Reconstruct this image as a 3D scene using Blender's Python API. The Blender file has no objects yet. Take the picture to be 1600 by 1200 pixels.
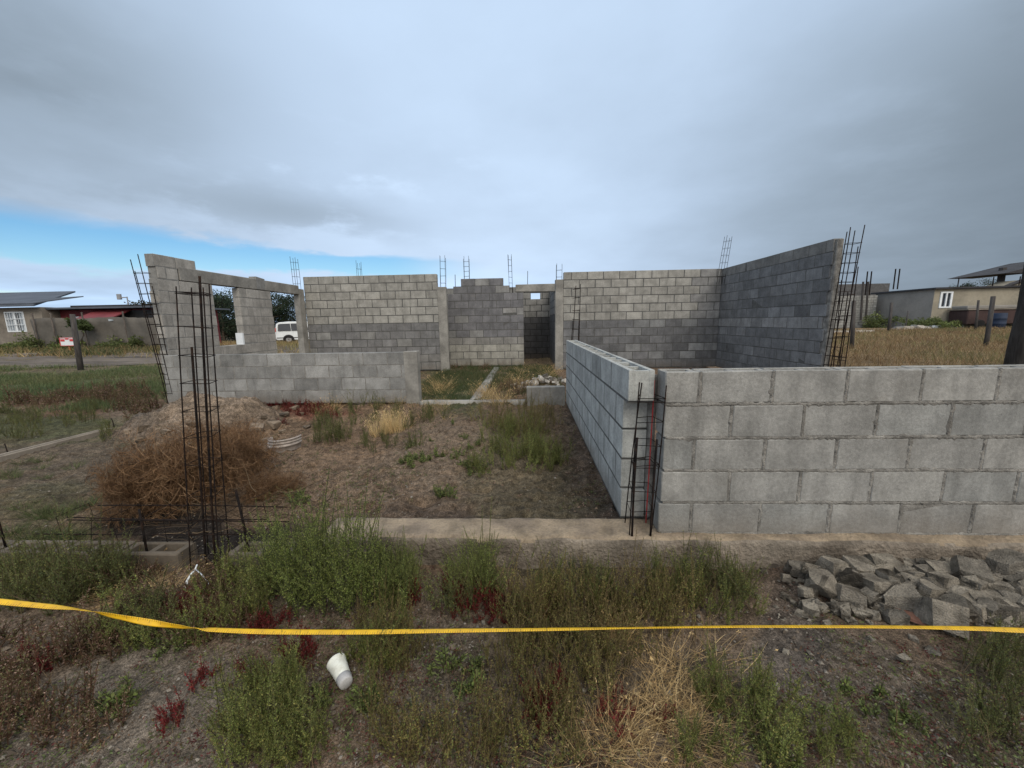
import bpy, bmesh, math, random
import numpy as np
from math import sin, cos, pi, radians, hypot, atan2
from mathutils import Vector, Matrix

S = bpy.context.scene
COL = S.collection
rnd = random.Random(7)
RNG = np.random.default_rng(11)

# ------------------------------------------------------------------ camera
F = 600.0; YAW = 2.5; PITCH = 9.2; ROLL = -1.0; CZ = 1.5
ROT = (Matrix.Rotation(radians(YAW), 3, 'Z') @ Matrix.Rotation(radians(90 - PITCH), 3, 'X') @ Matrix.Rotation(radians(ROLL), 3, 'Z'))
cam_d = bpy.data.cameras.new('camera'); cam = bpy.data.objects.new('camera', cam_d); COL.objects.link(cam)
cam.matrix_world = Matrix.Translation((0, 0, CZ)) @ ROT.to_4x4()
cam_d.sensor_fit = 'HORIZONTAL'; cam_d.sensor_width = 36; cam_d.lens = 36 * F / 1600
cam_d.clip_start = 0.02; cam_d.clip_end = 4000
S.camera = cam
RM = np.array(ROT)

def sst(a, b, x):
    t = np.clip((np.asarray(x, float) - a) / (b - a), 0, 1); return t * t * (3 - 2 * t)

_PERM = np.random.default_rng(5).random((256, 256))
def vnoise(x, y):
    x = np.asarray(x, float); y = np.asarray(y, float)
    xi = np.floor(x).astype(int); yi = np.floor(y).astype(int)
    fx = x - xi; fy = y - yi; fx = fx * fx * (3 - 2 * fx); fy = fy * fy * (3 - 2 * fy)
    g = lambda a, b: _PERM[a & 255, b & 255]
    return (g(xi, yi) * (1 - fx) + g(xi + 1, yi) * fx) * (1 - fy) + (g(xi, yi + 1) * (1 - fx) + g(xi + 1, yi + 1) * fx) * fy
def fbm(x, y, o=4, k=0.5):
    s = 0; a = 1; t = 0
    for i in range(o):
        s = s + a * vnoise(x * 2 ** i + 17.3 * i, y * 2 ** i + 9.1 * i); t += a; a *= k
    return s / t

def hbase(x, y):
    x = np.asarray(x, float); y = np.asarray(y, float)
    d = np.hypot(x, y)
    left = .45 * sst(9, 30, d) * sst(0, -6, x) * (1 - .75 * sst(22, 27, y))
    right = .45 * sst(5.5, 8.0, x) * sst(3, 7, y)
    far = .1 * sst(14, 30, y) * (1 - sst(0, -6, x)) * (1 - sst(5.5, 8, x))
    ins = .155 * sst(2.25, 2.45, y) * sst(-6.25, -5.6, x) * sst(5.25, 5.0, x) * np.maximum(sst(-2.0, -1.0, x), sst(5.0, 6.4, y)) * sst(17, 14, y)
    pit = -.13 * np.exp(-(((x + 2.02) / .13) ** 2 + ((y - 2.2) / .16) ** 2))
    bank = .07 * sst(1.2, 2.2, x) * sst(1.5, 2.15, y) * sst(2.6, 2.2, y)
    return left + right + far + ins + pit + bank
HEAP = (-4.75, 5.3, .86, .56, .44)
def heap_p(x, y):
    XX = (x - HEAP[0]) / HEAP[2]; YY = (y - HEAP[1]) / HEAP[3]
    rr = np.hypot(XX, YY) + (fbm(XX * 1.5 + 4, YY * 1.5, 3) - .5) * .6
    return XX, YY, 1 - sst(.05, 1.75, rr)
def heap_h(x, y):
    XX, YY, prof = heap_p(x, y)
    lump = (fbm(x * 4, y * 4, 5, .6) - .5) * .16 + (np.floor(fbm(x * 3.1 + 9, y * 3.1, 4, .6) * 9) / 9 - .5) * .26 * (1 - .75 * np.exp(-((XX - .1) / .5) ** 2 - ((YY - .2) / .6) ** 2))
    return HEAP[4] * prof + lump * np.clip(prof * 3, 0, 1)
def hg(x, y):
    x = np.asarray(x, float); y = np.asarray(y, float)
    d = np.hypot(x, y); f = sst(60, 20, d)
    inb = sst(2.2, 2.6, y) * sst(1, .5, x)
    n = (fbm(x * 1.3, y * 1.3, 3) - .5) * .06 + (fbm(x * 5, y * 5, 4, .6) - .5) * (.05 + .05 * inb) - np.abs(fbm(x * 9 + 3, y * 9, 4, .6) - .5) * (.04 + .09 * inb)
    n = n + (fbm(x * 22, y * 22, 3, .6) - .5) * (.018 + .016 * inb) * sst(12, 6, d)
    return hbase(x, y) + heap_h(x, y) + n * f * (1 - .7 * np.exp(-((y - 2.3) / .12) ** 2))

def pick(u, v):
    u = np.asarray(u, float); v = np.asarray(v, float)
    L = np.stack([(u - 800) / F, -(v - 600) / F, -np.ones_like(u)], -1)
    D = L @ RM.T
    z = np.zeros_like(u) + .05
    for _ in range(14):
        t = np.clip((z - CZ) / np.minimum(D[..., 2], -1e-4), 0, 400)
        x = D[..., 0] * t; y = D[..., 1] * t
        z = .5 * z + .5 * hg(x, y)
    return x, y, hg(x, y)
def at(u, v, Y):
    D = RM @ np.array([(u - 800) / F, -(v - 600) / F, -1.0]); t = Y / D[1]
    return Vector((D[0] * t, Y, CZ + D[2] * t))

# ------------------------------------------------------------------ materials
class NT:
    def __init__(s, name):
        s.m = bpy.data.materials.new(name); s.m.use_nodes = True; s.t = s.m.node_tree; s.t.nodes.clear()
        s.out = s.n('ShaderNodeOutputMaterial')
    def n(s, ty, **k):
        a = s.t.nodes.new(ty)
        for q, w in k.items(): setattr(a, q, w)
        return a
    def l(s, a, b): s.t.links.new(a, b)
    def math(s, op, a, b=0.0, c=None, clamp=False):
        q = s.n('ShaderNodeMath', operation=op); q.use_clamp = clamp
        for i, w in enumerate((a, b, c)):
            if w is None: continue
            if isinstance(w, (int, float)): q.inputs[i].default_value = w
            else: s.l(w, q.inputs[i])
        return q.outputs[0]
    def noise(s, vec, scale, detail=4, rough=.55):
        q = s.n('ShaderNodeTexNoise'); q.inputs['Scale'].default_value = scale; q.inputs['Detail'].default_value = detail; q.inputs['Roughness'].default_value = rough
        if vec is not None: s.l(vec, q.inputs['Vector'])
        return q.outputs['Fac']
    def ramp(s, fac, a, b, lo=0., hi=1.):
        q = s.n('ShaderNodeMapRange'); q.interpolation_type = 'SMOOTHSTEP'; s.l(fac, q.inputs[0])
        q.inputs[1].default_value = a; q.inputs[2].default_value = b; q.inputs[3].default_value = lo; q.inputs[4].default_value = hi
        return q.outputs[0]
    def mix(s, f, a, b, mode='MIX'):
        q = s.n('ShaderNodeMix', data_type='RGBA', blend_type=mode)
        for i, w in ((0, f), (6, a), (7, b)):
            if isinstance(w, (int, float)): q.inputs[i].default_value = w
            elif isinstance(w, tuple): q.inputs[i].default_value = (*w, 1)
            else: s.l(w, q.inputs[i])
        return q.outputs[2]
    def bsdf(s, col, rough=.9, spec=.3, bump=None, bstr=.3, bdist=.01, metal=0.):
        p = s.n('ShaderNodeBsdfPrincipled')
        if isinstance(col, tuple): p.inputs['Base Color'].default_value = (*col, 1)
        else: s.l(col, p.inputs['Base Color'])
        if isinstance(rough, (int, float)): p.inputs['Roughness'].default_value = rough
        else: s.l(rough, p.inputs['Roughness'])
        p.inputs['Specular IOR Level'].default_value = spec; p.inputs['Metallic'].default_value = metal
        if bump is not None:
            b = s.n('ShaderNodeBump'); b.inputs['Strength'].default_value = bstr; b.inputs['Distance'].default_value = bdist
            s.l(bump, b.inputs['Height']); s.l(b.outputs[0], p.inputs['Normal'])
        s.l(p.outputs[0], s.out.inputs[0]); return p
    def attr(s, name='tint'):
        return s.n('ShaderNodeAttribute', attribute_name=name).outputs['Color']
    def pos(s):
        return s.n('ShaderNodeNewGeometry').outputs['Position']

def grey(t, f, a, b):
    return None

def mat_block(name, grain=1.0, stain=.22, streak=.2):
    t = NT(name); p = t.pos()
    c = t.attr()
    n1 = t.noise(p, 5, 5, .6); n2 = t.noise(p, 55, 4, .65); n3 = t.noise(p, 240, 2, .6)
    mp = t.n('ShaderNodeMapping'); mp.inputs['Scale'].default_value = (9, 9, 1.1); t.l(p, mp.inputs[0])
    st = t.noise(mp.outputs[0], 1.3, 4, .6)
    k = t.ramp(n1, .3, .72, 1 - stain, 1 + stain * .7)
    k2 = t.ramp(n2, .25, .75, 1 - .16 * grain, 1 + .14 * grain)
    k3 = t.ramp(n3, .25, .75, 1 - .14 * grain, 1 + .12 * grain)
    k4 = t.ramp(st, .45, .75, 1, 1 - streak)
    kk = t.math('MULTIPLY', t.math('MULTIPLY', k, k2), t.math('MULTIPLY', k3, k4))
    # pits
    v = t.n('ShaderNodeTexVoronoi'); v.inputs['Scale'].default_value = 38; t.l(p, v.inputs['Vector'])
    pit = t.ramp(v.outputs['Distance'], .06, .16, .62, 1)
    pm = t.ramp(t.noise(p, 7, 2), .52, .62)
    pit = t.math('ADD', t.math('MULTIPLY', pit, pm), t.math('SUBTRACT', 1, pm))
    kk = t.math('MULTIPLY', kk, pit)
    cb = t.n('ShaderNodeCombineColor'); [t.l(kk, cb.inputs[i]) for i in range(3)]
    col = t.mix(1.0, c, cb.outputs[0], 'MULTIPLY')
    # warm earthy discolouration
    col = t.mix(t.ramp(t.noise(p, 2.1, 4, .7), .55, .8, 0, .22), col, (.17, .145, .115))
    sz = t.n('ShaderNodeSeparateXYZ'); t.l(p, sz.inputs[0])          # soil splashed up from the ground
    spl = t.math('MULTIPLY', t.ramp(t.math('ADD', sz.outputs[2], t.math('MULTIPLY', t.noise(p, 6, 4, .65), -.35)), .26, -.08), .45)
    col = t.mix(spl, col, (.135, .108, .082))
    hgt = t.math('ADD', t.math('MULTIPLY', n3, .5), t.math('ADD', t.math('MULTIPLY', n2, .8), t.math('MULTIPLY', pit, .5)))
    t.bsdf(col, .95, .2, hgt, .55, .006)
    return t.m

def mat_noise(name, rgb, rough=.85, var=.25, scale=8, bump=.3, bdist=.004, spec=.3, second=None, metal=0., stretch=None):
    t = NT(name); p = t.pos()
    if stretch:
        mp = t.n('ShaderNodeMapping'); mp.inputs['Scale'].default_value = stretch; t.l(p, mp.inputs[0]); p = mp.outputs[0]
    n1 = t.noise(p, scale, 5, .6); n2 = t.noise(p, scale * 9, 3, .6)
    k = t.math('MULTIPLY', t.ramp(n1, .28, .72, 1 - var, 1 + var), t.ramp(n2, .25, .75, 1 - var * .5, 1 + var * .5))
    cb = t.n('ShaderNodeCombineColor'); [t.l(k, cb.inputs[i]) for i in range(3)]
    base = rgb
    if second: base = t.mix(t.ramp(t.noise(p, scale * .6, 4, .65), .45, .65), rgb, second)
    col = t.mix(1.0, base, cb.outputs[0], 'MULTIPLY')
    t.bsdf(col, rough, spec, t.math('ADD', n1, n2), bump, bdist, metal)
    return t.m

def mat_leaf(name, transl=.3, rough=.6):
    t = NT(name); c = t.attr()
    oi = t.n('ShaderNodeObjectInfo')
    k = t.math('ADD', t.math('MULTIPLY', oi.outputs['Random'], .5), .75)
    cb = t.n('ShaderNodeCombineColor'); [t.l(k, cb.inputs[i]) for i in range(3)]
    c = t.mix(1.0, c, cb.outputs[0], 'MULTIPLY')
    p = t.bsdf(c, rough, .25)
    tr = t.n('ShaderNodeBsdfTranslucent'); t.l(c, tr.inputs[0])
    mx = t.n('ShaderNodeMixShader'); mx.inputs[0].default_value = transl
    t.l(p.outputs[0], mx.inputs[1]); t.l(tr.outputs[0], mx.inputs[2]); t.l(mx.outputs[0], t.out.inputs[0])
    return t.m

def mat_ground():
    t = NT('soil'); p = t.pos(); c = t.attr()
    n0 = t.noise(p, 3, 5, .65); n1 = t.noise(p, 17, 5, .65); n2 = t.noise(p, 90, 4, .7); n3 = t.noise(p, 310, 2, .6)
    k = t.math('MULTIPLY', t.math('MULTIPLY', t.ramp(n0, .3, .7, .78, 1.2), t.ramp(n1, .30, .70, .52, 1.42)), t.math('MULTIPLY', t.ramp(n2, .32, .68, .5, 1.5), t.ramp(n3, .34, .66, .6, 1.4)))
    cb = t.n('ShaderNodeCombineColor'); [t.l(k, cb.inputs[i]) for i in range(3)]
    col = t.mix(1.0, c, cb.outputs[0], 'MULTIPLY')
    # small pale grit
    v = t.n('ShaderNodeTexVoronoi'); v.inputs['Scale'].default_value = 75; t.l(p, v.inputs['Vector'])
    g = t.math('MULTIPLY', t.ramp(v.outputs['Distance'], .13, .26, 1, 0), t.ramp(n1, .46, .6))
    col = t.mix(t.math('MULTIPLY', g, .55), col, (.24, .215, .19))
    hh = t.math('ADD', t.math('ADD', t.math('MULTIPLY', n1, 1.2), n2), t.math('ADD', t.math('MULTIPLY', n3, .4), t.math('MULTIPLY', g, .35)))
    t.bsdf(col, .95, .2, hh, .9, .016)
    return t.m

M = {}
M['block'] = mat_block('concrete_block')
M['mortar'] = mat_noise('mortar', (.195, .188, .175), .95, .35, 14, .8, .008, second=(.14, .134, .124))
M['mortar_dark'] = mat_noise('mortar_dark', (.085, .085, .083), .95, .25, 14, .6, .006)
M['mortar_black'] = mat_noise('shaded_mortar', (.03, .03, .03), .95, .25, 14, .6, .006)  # near-black joints: the doorway's shade put into the colour
M['mortar_pale'] = mat_noise('mortar_pale', (.20, .20, .195), .95, .2, 14, .6, .006)
M['cast'] = mat_noise('cast_concrete', (.235, .228, .212), .93, .22, 3.2, .5, .006, second=(.175, .17, .158))
M['beam'] = mat_noise('stained_beam', (.195, .168, .138), .95, .4, 5, .9, .02, second=(.115, .096, .078))
M['beamtop'] = mat_noise('tan_beam_top', (.235, .188, .135), .95, .3, 7, .8, .014, second=(.185, .148, .112))
M['rebar'] = mat_noise('rusty_rebar', (.012, .010, .010), .9, .4, 30, .3, .002, second=(.026, .016, .012), spec=.08)
M['redbar'] = mat_noise('red_painted_rebar', (.32, .03, .03), .7, .25, 30, .3, .002)
M['leaf'] = mat_leaf('leaf'); M['straw'] = mat_leaf('straw', .2, .7)
M['soil'] = mat_ground()
M['stone'] = mat_noise('broken_stone', (.245, .22, .182), .95, .35, 14, 1.0, .02, second=(.175, .156, .13))
M['stoneb'] = mat_noise('broken_stone_dark', (.15, .136, .115), .95, .4, 14, 1.0, .02, second=(.105, .096, .082))
M['heap'] = mat_noise('heap_soil', (.205, .16, .118), .97, .3, 4, 1.0, .03, second=(.125, .104, .085))
M['white'] = mat_noise('white_plastic', (.72, .74, .68), .55, .08, 22, .1, .002, spec=.3, second=(.58, .58, .51))
M['cup_shade'] = mat_noise('shaded_plastic', (.42, .42, .43), .5, .12, 20, .05, .002)  # shade on the cup's lower end, put into its colour
M['dirtywhite'] = mat_noise('dirty_plastic', (.30, .265, .24), .6, .25, 22, .2, .003)
M['wood'] = mat_noise('weathered_wood', (.055, .05, .048), .9, .35, 4, .6, .008, stretch=(5, 5, .7))
M['darkwood'] = mat_noise('dark_bark', (.045, .04, .037), .95, .4, 5, .9, .02, stretch=(6, 6, .8))
M['redwood'] = mat_noise('reddish_board', (.17, .085, .06), .85, .3, 8, .4, .005)
M['plaster'] = mat_noise('grey_plaster', (.195, .172, .145), .93, .2, 1.2, .3, .01, second=(.15, .132, .112))
M['brownwall'] = mat_noise('brown_plaster', (.265, .24, .19), .93, .14, .7, .3, .01, second=(.225, .205, .165))
M['greywall'] = mat_noise('grey_render', (.21, .20, .185), .93, .14, .8, .3, .01)
M['roofmetal'] = mat_noise('roof_sheet', (.085, .098, .122), .85, .15, .5, .1, .01, spec=.15)
M['roofdark'] = mat_noise('dark_roofing', (.035, .035, .04), .85, .3, 1, .2, .01)
M['redpaint'] = mat_noise('dark_red_paint', (.13, .022, .028), .7, .3, 1.2, .2, .01)
M['redsheet'] = mat_noise('red_sheet', (.15, .03, .035), .6, .2, 1, .2, .01)
M['whitepaint'] = mat_noise('white_paint', (.64, .675, .71), .5, .06, 3, .05, .002)
M['glass'] = mat_noise('dark_glass', (.035, .04, .05), .12, .2, .8, 0.02, .002, spec=.6)
M['curtain'] = mat_noise('pale_curtain', (.32, .36, .40), .9, .25, 2, .2, .01, stretch=(6, 6, .3))
M['mesh'] = mat_noise('fence_cloth', (.10, .092, .082), .95, .16, .8, .4, .03, second=(.09, .085, .078))
M['post'] = mat_noise('fence_post', (.11, .095, .085), .9, .3, 3, .4, .005)
M['tyre'] = mat_noise('rubber', (.012, .012, .013), .85, .2, 9, .1, .002)
M['rim'] = mat_noise('wheel_rim', (.25, .25, .26), .4, .2, 9, .05, .002, spec=.5)
M['trim'] = mat_noise('black_trim', (.02, .02, .022), .6, .2, 9, .1, .002)
M['amber'] = mat_noise('tail_lamp', (.35, .03, .02), .3, .1, 9, .02, .002)
M['signred'] = mat_noise('sign_red', (.5, .05, .05), .6, .1, 9, .02, .002)
M['orange'] = mat_noise('orange_stake', (.32, .12, .05), .8, .2, 9, .1, .002)
M['bluebarrel'] = mat_noise('blue_plastic', (.016, .027, .055), .7, .2, 3, .05, .003)
M['rust'] = mat_noise('rusty_panel', (.045, .027, .026), .85, .3, 1.5, .3, .01)
M['road'] = mat_noise('dirt_road', (.135, .112, .092), .95, .3, .9, .6, .03, second=(.05, .040, .033), stretch=(.35, 1.6, 1))
M['bark'] = mat_noise('bark', (.07, .055, .042), .95, .3, 6, .8, .02)
def mat_tape():
    t = NT('yellow_tape'); uv = t.n('ShaderNodeUVMap', uv_map='UVMap').outputs[0]
    sx = t.n('ShaderNodeSeparateXYZ'); t.l(uv, sx.inputs[0])
    u = sx.outputs[0]; v = sx.outputs[1]
    fr = t.math('FRACT', t.math('MULTIPLY', u, 100)); tick = t.math('LESS_THAN', fr, .22)
    edge = t.math('LESS_THAN', v, .30)
    fr2 = t.math('FRACT', t.math('MULTIPLY', u, 20)); big = t.math('MULTIPLY', t.math('LESS_THAN', fr2, .05), t.math('LESS_THAN', v, .6))
    k = t.math('MAXIMUM', t.math('MULTIPLY', tick, edge), big)
    n = t.noise(t.pos(), 25, 4)
    y = t.mix(t.ramp(n, .35, .7), (.68, .41, .012), (.55, .32, .018))
    col = t.mix(t.math('MULTIPLY', k, .75), y, (.06, .04, .01))
    t.bsdf(col, .42, .4, n, .1, .002); return t.m
M['tape'] = mat_tape()

# ------------------------------------------------------------------ builders
def tag(o, label=None, cat=None, group=None, kind=None):
    if label: o['label'] = label
    if cat: o['category'] = cat
    if group: o['group'] = group
    if kind: o['kind'] = kind
    return o
def empty(name, loc=(0, 0, 0), rz=0):
    o = bpy.data.objects.new(name, None); o.empty_display_size = .1; o.location = loc; o.rotation_euler.z = rz; COL.objects.link(o); return o

class MB:
    def __init__(s): s.v = []; s.f = []; s.c = []; s.mi = []; s.uv = None
    def quad(s, pts, col=(.5, .5, .5), mi=0):
        b = len(s.v); s.v += [tuple(p) for p in pts]; s.c += [col] * len(pts); s.f.append(tuple(range(b, b + len(pts)))); s.mi.append(mi)
    def add(s, vs, fs, col=(.5, .5, .5), mi=0):
        b = len(s.v); s.v += [tuple(p) for p in vs]; s.c += [col] * len(vs)
        for f in fs: s.f.append(tuple(i + b for i in f)); s.mi.append(mi)
    def box(s, x0, x1, y0, y1, z0, z1, col=(.5, .5, .5), mi=0, xf=None):
        vs = [(x, y, z) for z in (z0, z1) for y in (y0, y1) for x in (x0, x1)]
        if xf: vs = [xf(*p) for p in vs]
        s.add(vs, [(0, 2, 3, 1), (4, 5, 7, 6), (0, 1, 5, 4), (2, 6, 7, 3), (0, 4, 6, 2), (1, 3, 7, 5)], col, mi)
    def cbox(s, x0, x1, y0, y1, z0, z1, ch=.005, col=(.5, .5, .5), mi=0, xf=None, jit=0.):
        """box with chamfered edges"""
        X = (x0, x1); Y = (y0, y1); Z = (z0, z1); vs = []; idx = {}
        for i in (0, 1):
            for j in (0, 1):
                for k in (0, 1):
                    q = rnd.uniform(.5, 1.5) * ch
                    jx, jy, jz = (rnd.uniform(-jit, jit) for _ in range(3))
                    cx, cy, cz = X[i] + jx, Y[j] + jy, Z[k] + jz
                    sx, sy, sz = (1 if i == 0 else -1) * q, (1 if j == 0 else -1) * q, (1 if k == 0 else -1) * q
                    idx[i, j, k, 0] = len(vs); vs.append((cx, cy + sy, cz + sz))
                    idx[i, j, k, 1] = len(vs); vs.append((cx + sx, cy, cz + sz))
                    idx[i, j, k, 2] = len(vs); vs.append((cx + sx, cy + sy, cz))
        if xf: vs = [xf(*p) for p in vs]
        fs = []
        for a in (0, 1):
            fs.append([idx[a, 0, 0, 0], idx[a, 1, 0, 0], idx[a, 1, 1, 0], idx[a, 0, 1, 0]])
            fs.append([idx[0, a, 0, 1], idx[1, a, 0, 1], idx[1, a, 1, 1], idx[0, a, 1, 1]])
            fs.append([idx[0, 0, a, 2], idx[1, 0, a, 2], idx[1, 1, a, 2], idx[0, 1, a, 2]])
            for b in (0, 1):
                fs.append([idx[a, b, 0, 0], idx[a, b, 1, 0], idx[a, b, 1, 1], idx[a, b, 0, 1]])
                fs.append([idx[a, 0, b, 0], idx[a, 1, b, 0], idx[a, 1, b, 2], idx[a, 0, b, 2]])
                fs.append([idx[0, a, b, 1], idx[1, a, b, 1], idx[1, a, b, 2], idx[0, a, b, 2]])
                for c in (0, 1): fs.append([idx[a, b, c, 0], idx[a, b, c, 1], idx[a, b, c, 2]])
        s.add(vs, fs, col, mi)
    def tube(s, pts, r, n=6, col=(.5, .5, .5), mi=0, closed=False, r2=None):
        pts = [Vector(p) for p in pts]; m = len(pts); b = len(s.v)
        for i, p in enumerate(pts):
            a = pts[i - 1] if (i > 0 or closed) else pts[i]; c = pts[(i + 1) % m] if (i < m - 1 or closed) else pts[i]
            d = (c - a).normalized() if (c - a).length > 1e-9 else Vector((0, 0, 1))
            ref = Vector((0, 0, 1)) if abs(d.z) < .9 else Vector((1, 0, 0))
            e1 = d.cross(ref).normalized(); e2 = d.cross(e1)
            rr = r if r2 is None else r + (r2 - r) * i / max(1, m - 1)
            for k in range(n):
                t = 2 * pi * k / n; s.v.append(tuple(p + e1 * (rr * cos(t)) + e2 * (rr * sin(t)))); s.c.append(col)
        for i in range(m if closed else m - 1):
            j = (i + 1) % m
            for k in range(n):
                s.f.append((b + i * n + k, b + i * n + (k + 1) % n, b + j * n + (k + 1) % n, b + j * n + k)); s.mi.append(mi)
        if not closed:
            s.f.append(tuple(b + k for k in range(n))[::-1]); s.mi.append(mi)
            s.f.append(tuple(b + (m - 1) * n + k for k in range(n))); s.mi.append(mi)
    def lathe(s, prof, n=20, col=(.5, .5, .5), mi=0, xf=None, arc=2 * pi):
        """prof: (r, z) list; open profile"""
        vs = []; fs = []; full = abs(arc - 2 * pi) < 1e-6; cnt = n if full else n + 1
        for r, z in prof:
            for k in range(cnt):
                t = arc * k / n; vs.append((r * cos(t), r * sin(t), z))
        for i in range(len(prof) - 1):
            for k in range(n):
                k2 = (k + 1) % cnt
                fs.append((i * cnt + k, i * cnt + k2, (i + 1) * cnt + k2, (i + 1) * cnt + k))
        if xf: vs = [xf(*p) for p in vs]
        s.add(vs, fs, col, mi)
    def prism(s, poly, y0, y1, col=(.5, .5, .5), mi=0, xf=None):
        """poly in (x,z), extruded along y"""
        n = len(poly); vs = [(x, y0, z) for x, z in poly] + [(x, y1, z) for x, z in poly]
        if xf: vs = [xf(*p) for p in vs]
        s.add(vs, [tuple(range(n))[::-1], tuple(range(n, 2 * n))] + [(i, (i + 1) % n, n + (i + 1) % n, n + i) for i in range(n)], col, mi)
    def build(s, name, mats, parent=None, smooth=False, fixn=True):
        me = bpy.data.meshes.new(name); me.from_pydata(s.v, [], s.f)
        if not isinstance(mats, (list, tuple)): mats = [mats]
        for m in mats: me.materials.append(m)
        if len(mats) > 1: me.polygons.foreach_set('material_index', s.mi)
        a = me.attributes.new('tint', 'FLOAT_COLOR', 'POINT')
        c = np.ones((len(s.v), 4), np.float32); c[:, :3] = np.array(s.c, np.float32).reshape(-1, 3); a.data.foreach_set('color', c.ravel())
        if s.uv: 
            ul = me.uv_layers.new(name='UVMap'); li = np.empty(len(me.loops), np.int32); me.loops.foreach_get('vertex_index', li)
            ul.data.foreach_set('uv', np.array(s.uv, np.float32)[li].ravel())
        if fixn:
            bm = bmesh.new(); bm.from_mesh(me); bmesh.ops.recalc_face_normals(bm, faces=bm.faces); bm.to_mesh(me); bm.free()
        if smooth: me.polygons.foreach_set('use_smooth', [True] * len(me.polygons))
        me.update()
        o = bpy.data.objects.new(name, me); COL.objects.link(o)
        if parent is not None: o.parent = parent
        return o

def npmesh(name, V, Q, C, mats, smooth=False):
    """fast mesh of quads from numpy arrays"""
    me = bpy.data.meshes.new(name); nv, nf = len(V), len(Q)
    me.vertices.add(nv); me.vertices.foreach_set('co', np.asarray(V, np.float32).ravel())
    me.loops.add(nf * 4); me.loops.foreach_set('vertex_index', np.asarray(Q, np.int32).ravel())
    me.polygons.add(nf); me.polygons.foreach_set('loop_start', np.arange(0, nf * 4, 4, dtype=np.int32))
    if smooth: me.polygons.foreach_set('use_smooth', np.ones(nf, bool))
    for m in (mats if isinstance(mats, (list, tuple)) else [mats]): me.materials.append(m)
    a = me.attributes.new('tint', 'FLOAT_COLOR', 'POINT'); c = np.ones((nv, 4), np.float32); c[:, :3] = C; a.data.foreach_set('color', c.ravel())
    me.update(calc_edges=True); me.validate(); return me
def link(name, me, loc=(0, 0, 0), parent=None):
    o = bpy.data.objects.new(name, me); o.location = loc; COL.objects.link(o)
    if parent is not None: o.parent = parent
    return o
# ------------------------------------------------------------------ sky and sun
SUN_DIR = Vector((.34, -.72, .66)).normalized()
SUN_EL = math.asin(SUN_DIR.z); SUN_ROT = atan2(SUN_DIR.x, SUN_DIR.y)
W = bpy.data.worlds.new('World'); S.world = W; W.use_nodes = True
class WT(NT):
    def __init__(s, w):
        s.t = w.node_tree; s.t.nodes.clear(); s.out = s.n('ShaderNodeOutputWorld')
w = WT(W)
gen = w.n('ShaderNodeTexCoord').outputs['Generated']
sx = w.n('ShaderNodeSeparateXYZ'); w.l(gen, sx.inputs[0]); X, Y, Z = sx.outputs
az = w.math('ARCTAN2', X, Y)
zc = w.math('MAXIMUM', Z, 0.0)
den = w.math('ADD', zc, .16)
pv = w.n('ShaderNodeCombineXYZ'); w.l(w.math('DIVIDE', X, den), pv.inputs[0]); w.l(w.math('DIVIDE', Y, den), pv.inputs[1]); pv.inputs[2].default_value = 3.3
P2 = pv.outputs[0]
nb = w.noise(P2, .45, 3, .5); nm = w.noise(P2, 1.5, 6, .55)
sv = w.n('ShaderNodeCombineXYZ'); w.l(w.math('MULTIPLY', az, 2.2), sv.inputs[0]); w.l(w.math('MULTIPLY', Z, 15.), sv.inputs[1]); sv.inputs[2].default_value = 1.7
ns = w.noise(sv.outputs[0], 1.0, 5, .55)                                  # stretched streaks near the horizon
sv2 = w.n('ShaderNodeCombineXYZ'); w.l(w.math('MULTIPLY', az, 5.), sv2.inputs[0]); w.l(w.math('MULTIPLY', Z, 14.), sv2.inputs[1]); sv2.inputs[2].default_value = 8.2
nc = w.noise(sv2.outputs[0], 1.0, 6, .58)                                 # lumpy cloud
g = lambda x, c, s: w.math('EXPONENT', w.math('MULTIPLY', w.math('POWER', w.math('ABSOLUTE', w.math('DIVIDE', w.math('SUBTRACT', x, c), s)), 2.0), -1.0))
lum = w.math('ADD', .70, w.math('MULTIPLY', w.math('SUBTRACT', nb, .5), .26))
lum = w.math('ADD', lum, w.math('MULTIPLY', w.math('SUBTRACT', nm, .5), .19))
# grey weather coming up on the right
rg = w.math('MULTIPLY', w.ramp(w.math('ADD', az, w.math('MULTIPLY', nb, .5)), .25, 1.15), w.ramp(w.math('ADD', Z, w.math('MULTIPLY', nm, .2)), .85, .30))
lum = w.math('SUBTRACT', lum, w.math('MULTIPLY', rg, .42))
# dusky cloud base low on the left
dk = w.math('MULTIPLY', w.math('MULTIPLY', g(az, -.50, .26), g(Z, .235, .045)), w.ramp(nc, .40, .58))
lum = w.math('SUBTRACT', lum, w.math('MULTIPLY', dk, .19))
br = w.math('MULTIPLY', w.math('MULTIPLY', g(az, -.45, .35), g(Z, .335, .05)), w.ramp(nc, .5, .7))
lum = w.math('ADD', lum, w.math('MULTIPLY', br, .16))
lk = w.math('MULTIPLY', g(az, -1.0, .42), w.math('ADD', g(Z, .36, .20), w.math('MULTIPLY', w.ramp(nm, .4, .65), .35))); lum = w.math('SUBTRACT', lum, w.math('MULTIPLY', lk, .31))
rk = w.math('MULTIPLY', g(az, .92, .34), w.math('MULTIPLY', g(Z, .42, .2), w.ramp(nm, .36, .6))); lum = w.math('SUBTRACT', lum, w.math('MULTIPLY', rk, .07))
# bright cloud bank over the horizon
hb = w.math('MULTIPLY', w.ramp(Z, .15, .03), w.ramp(az, .25, -.15)); lum = w.math('ADD', lum, w.math('MULTIPLY', hb, w.math('MULTIPLY', w.math('SUBTRACT', ns, .43), .95)))
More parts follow.
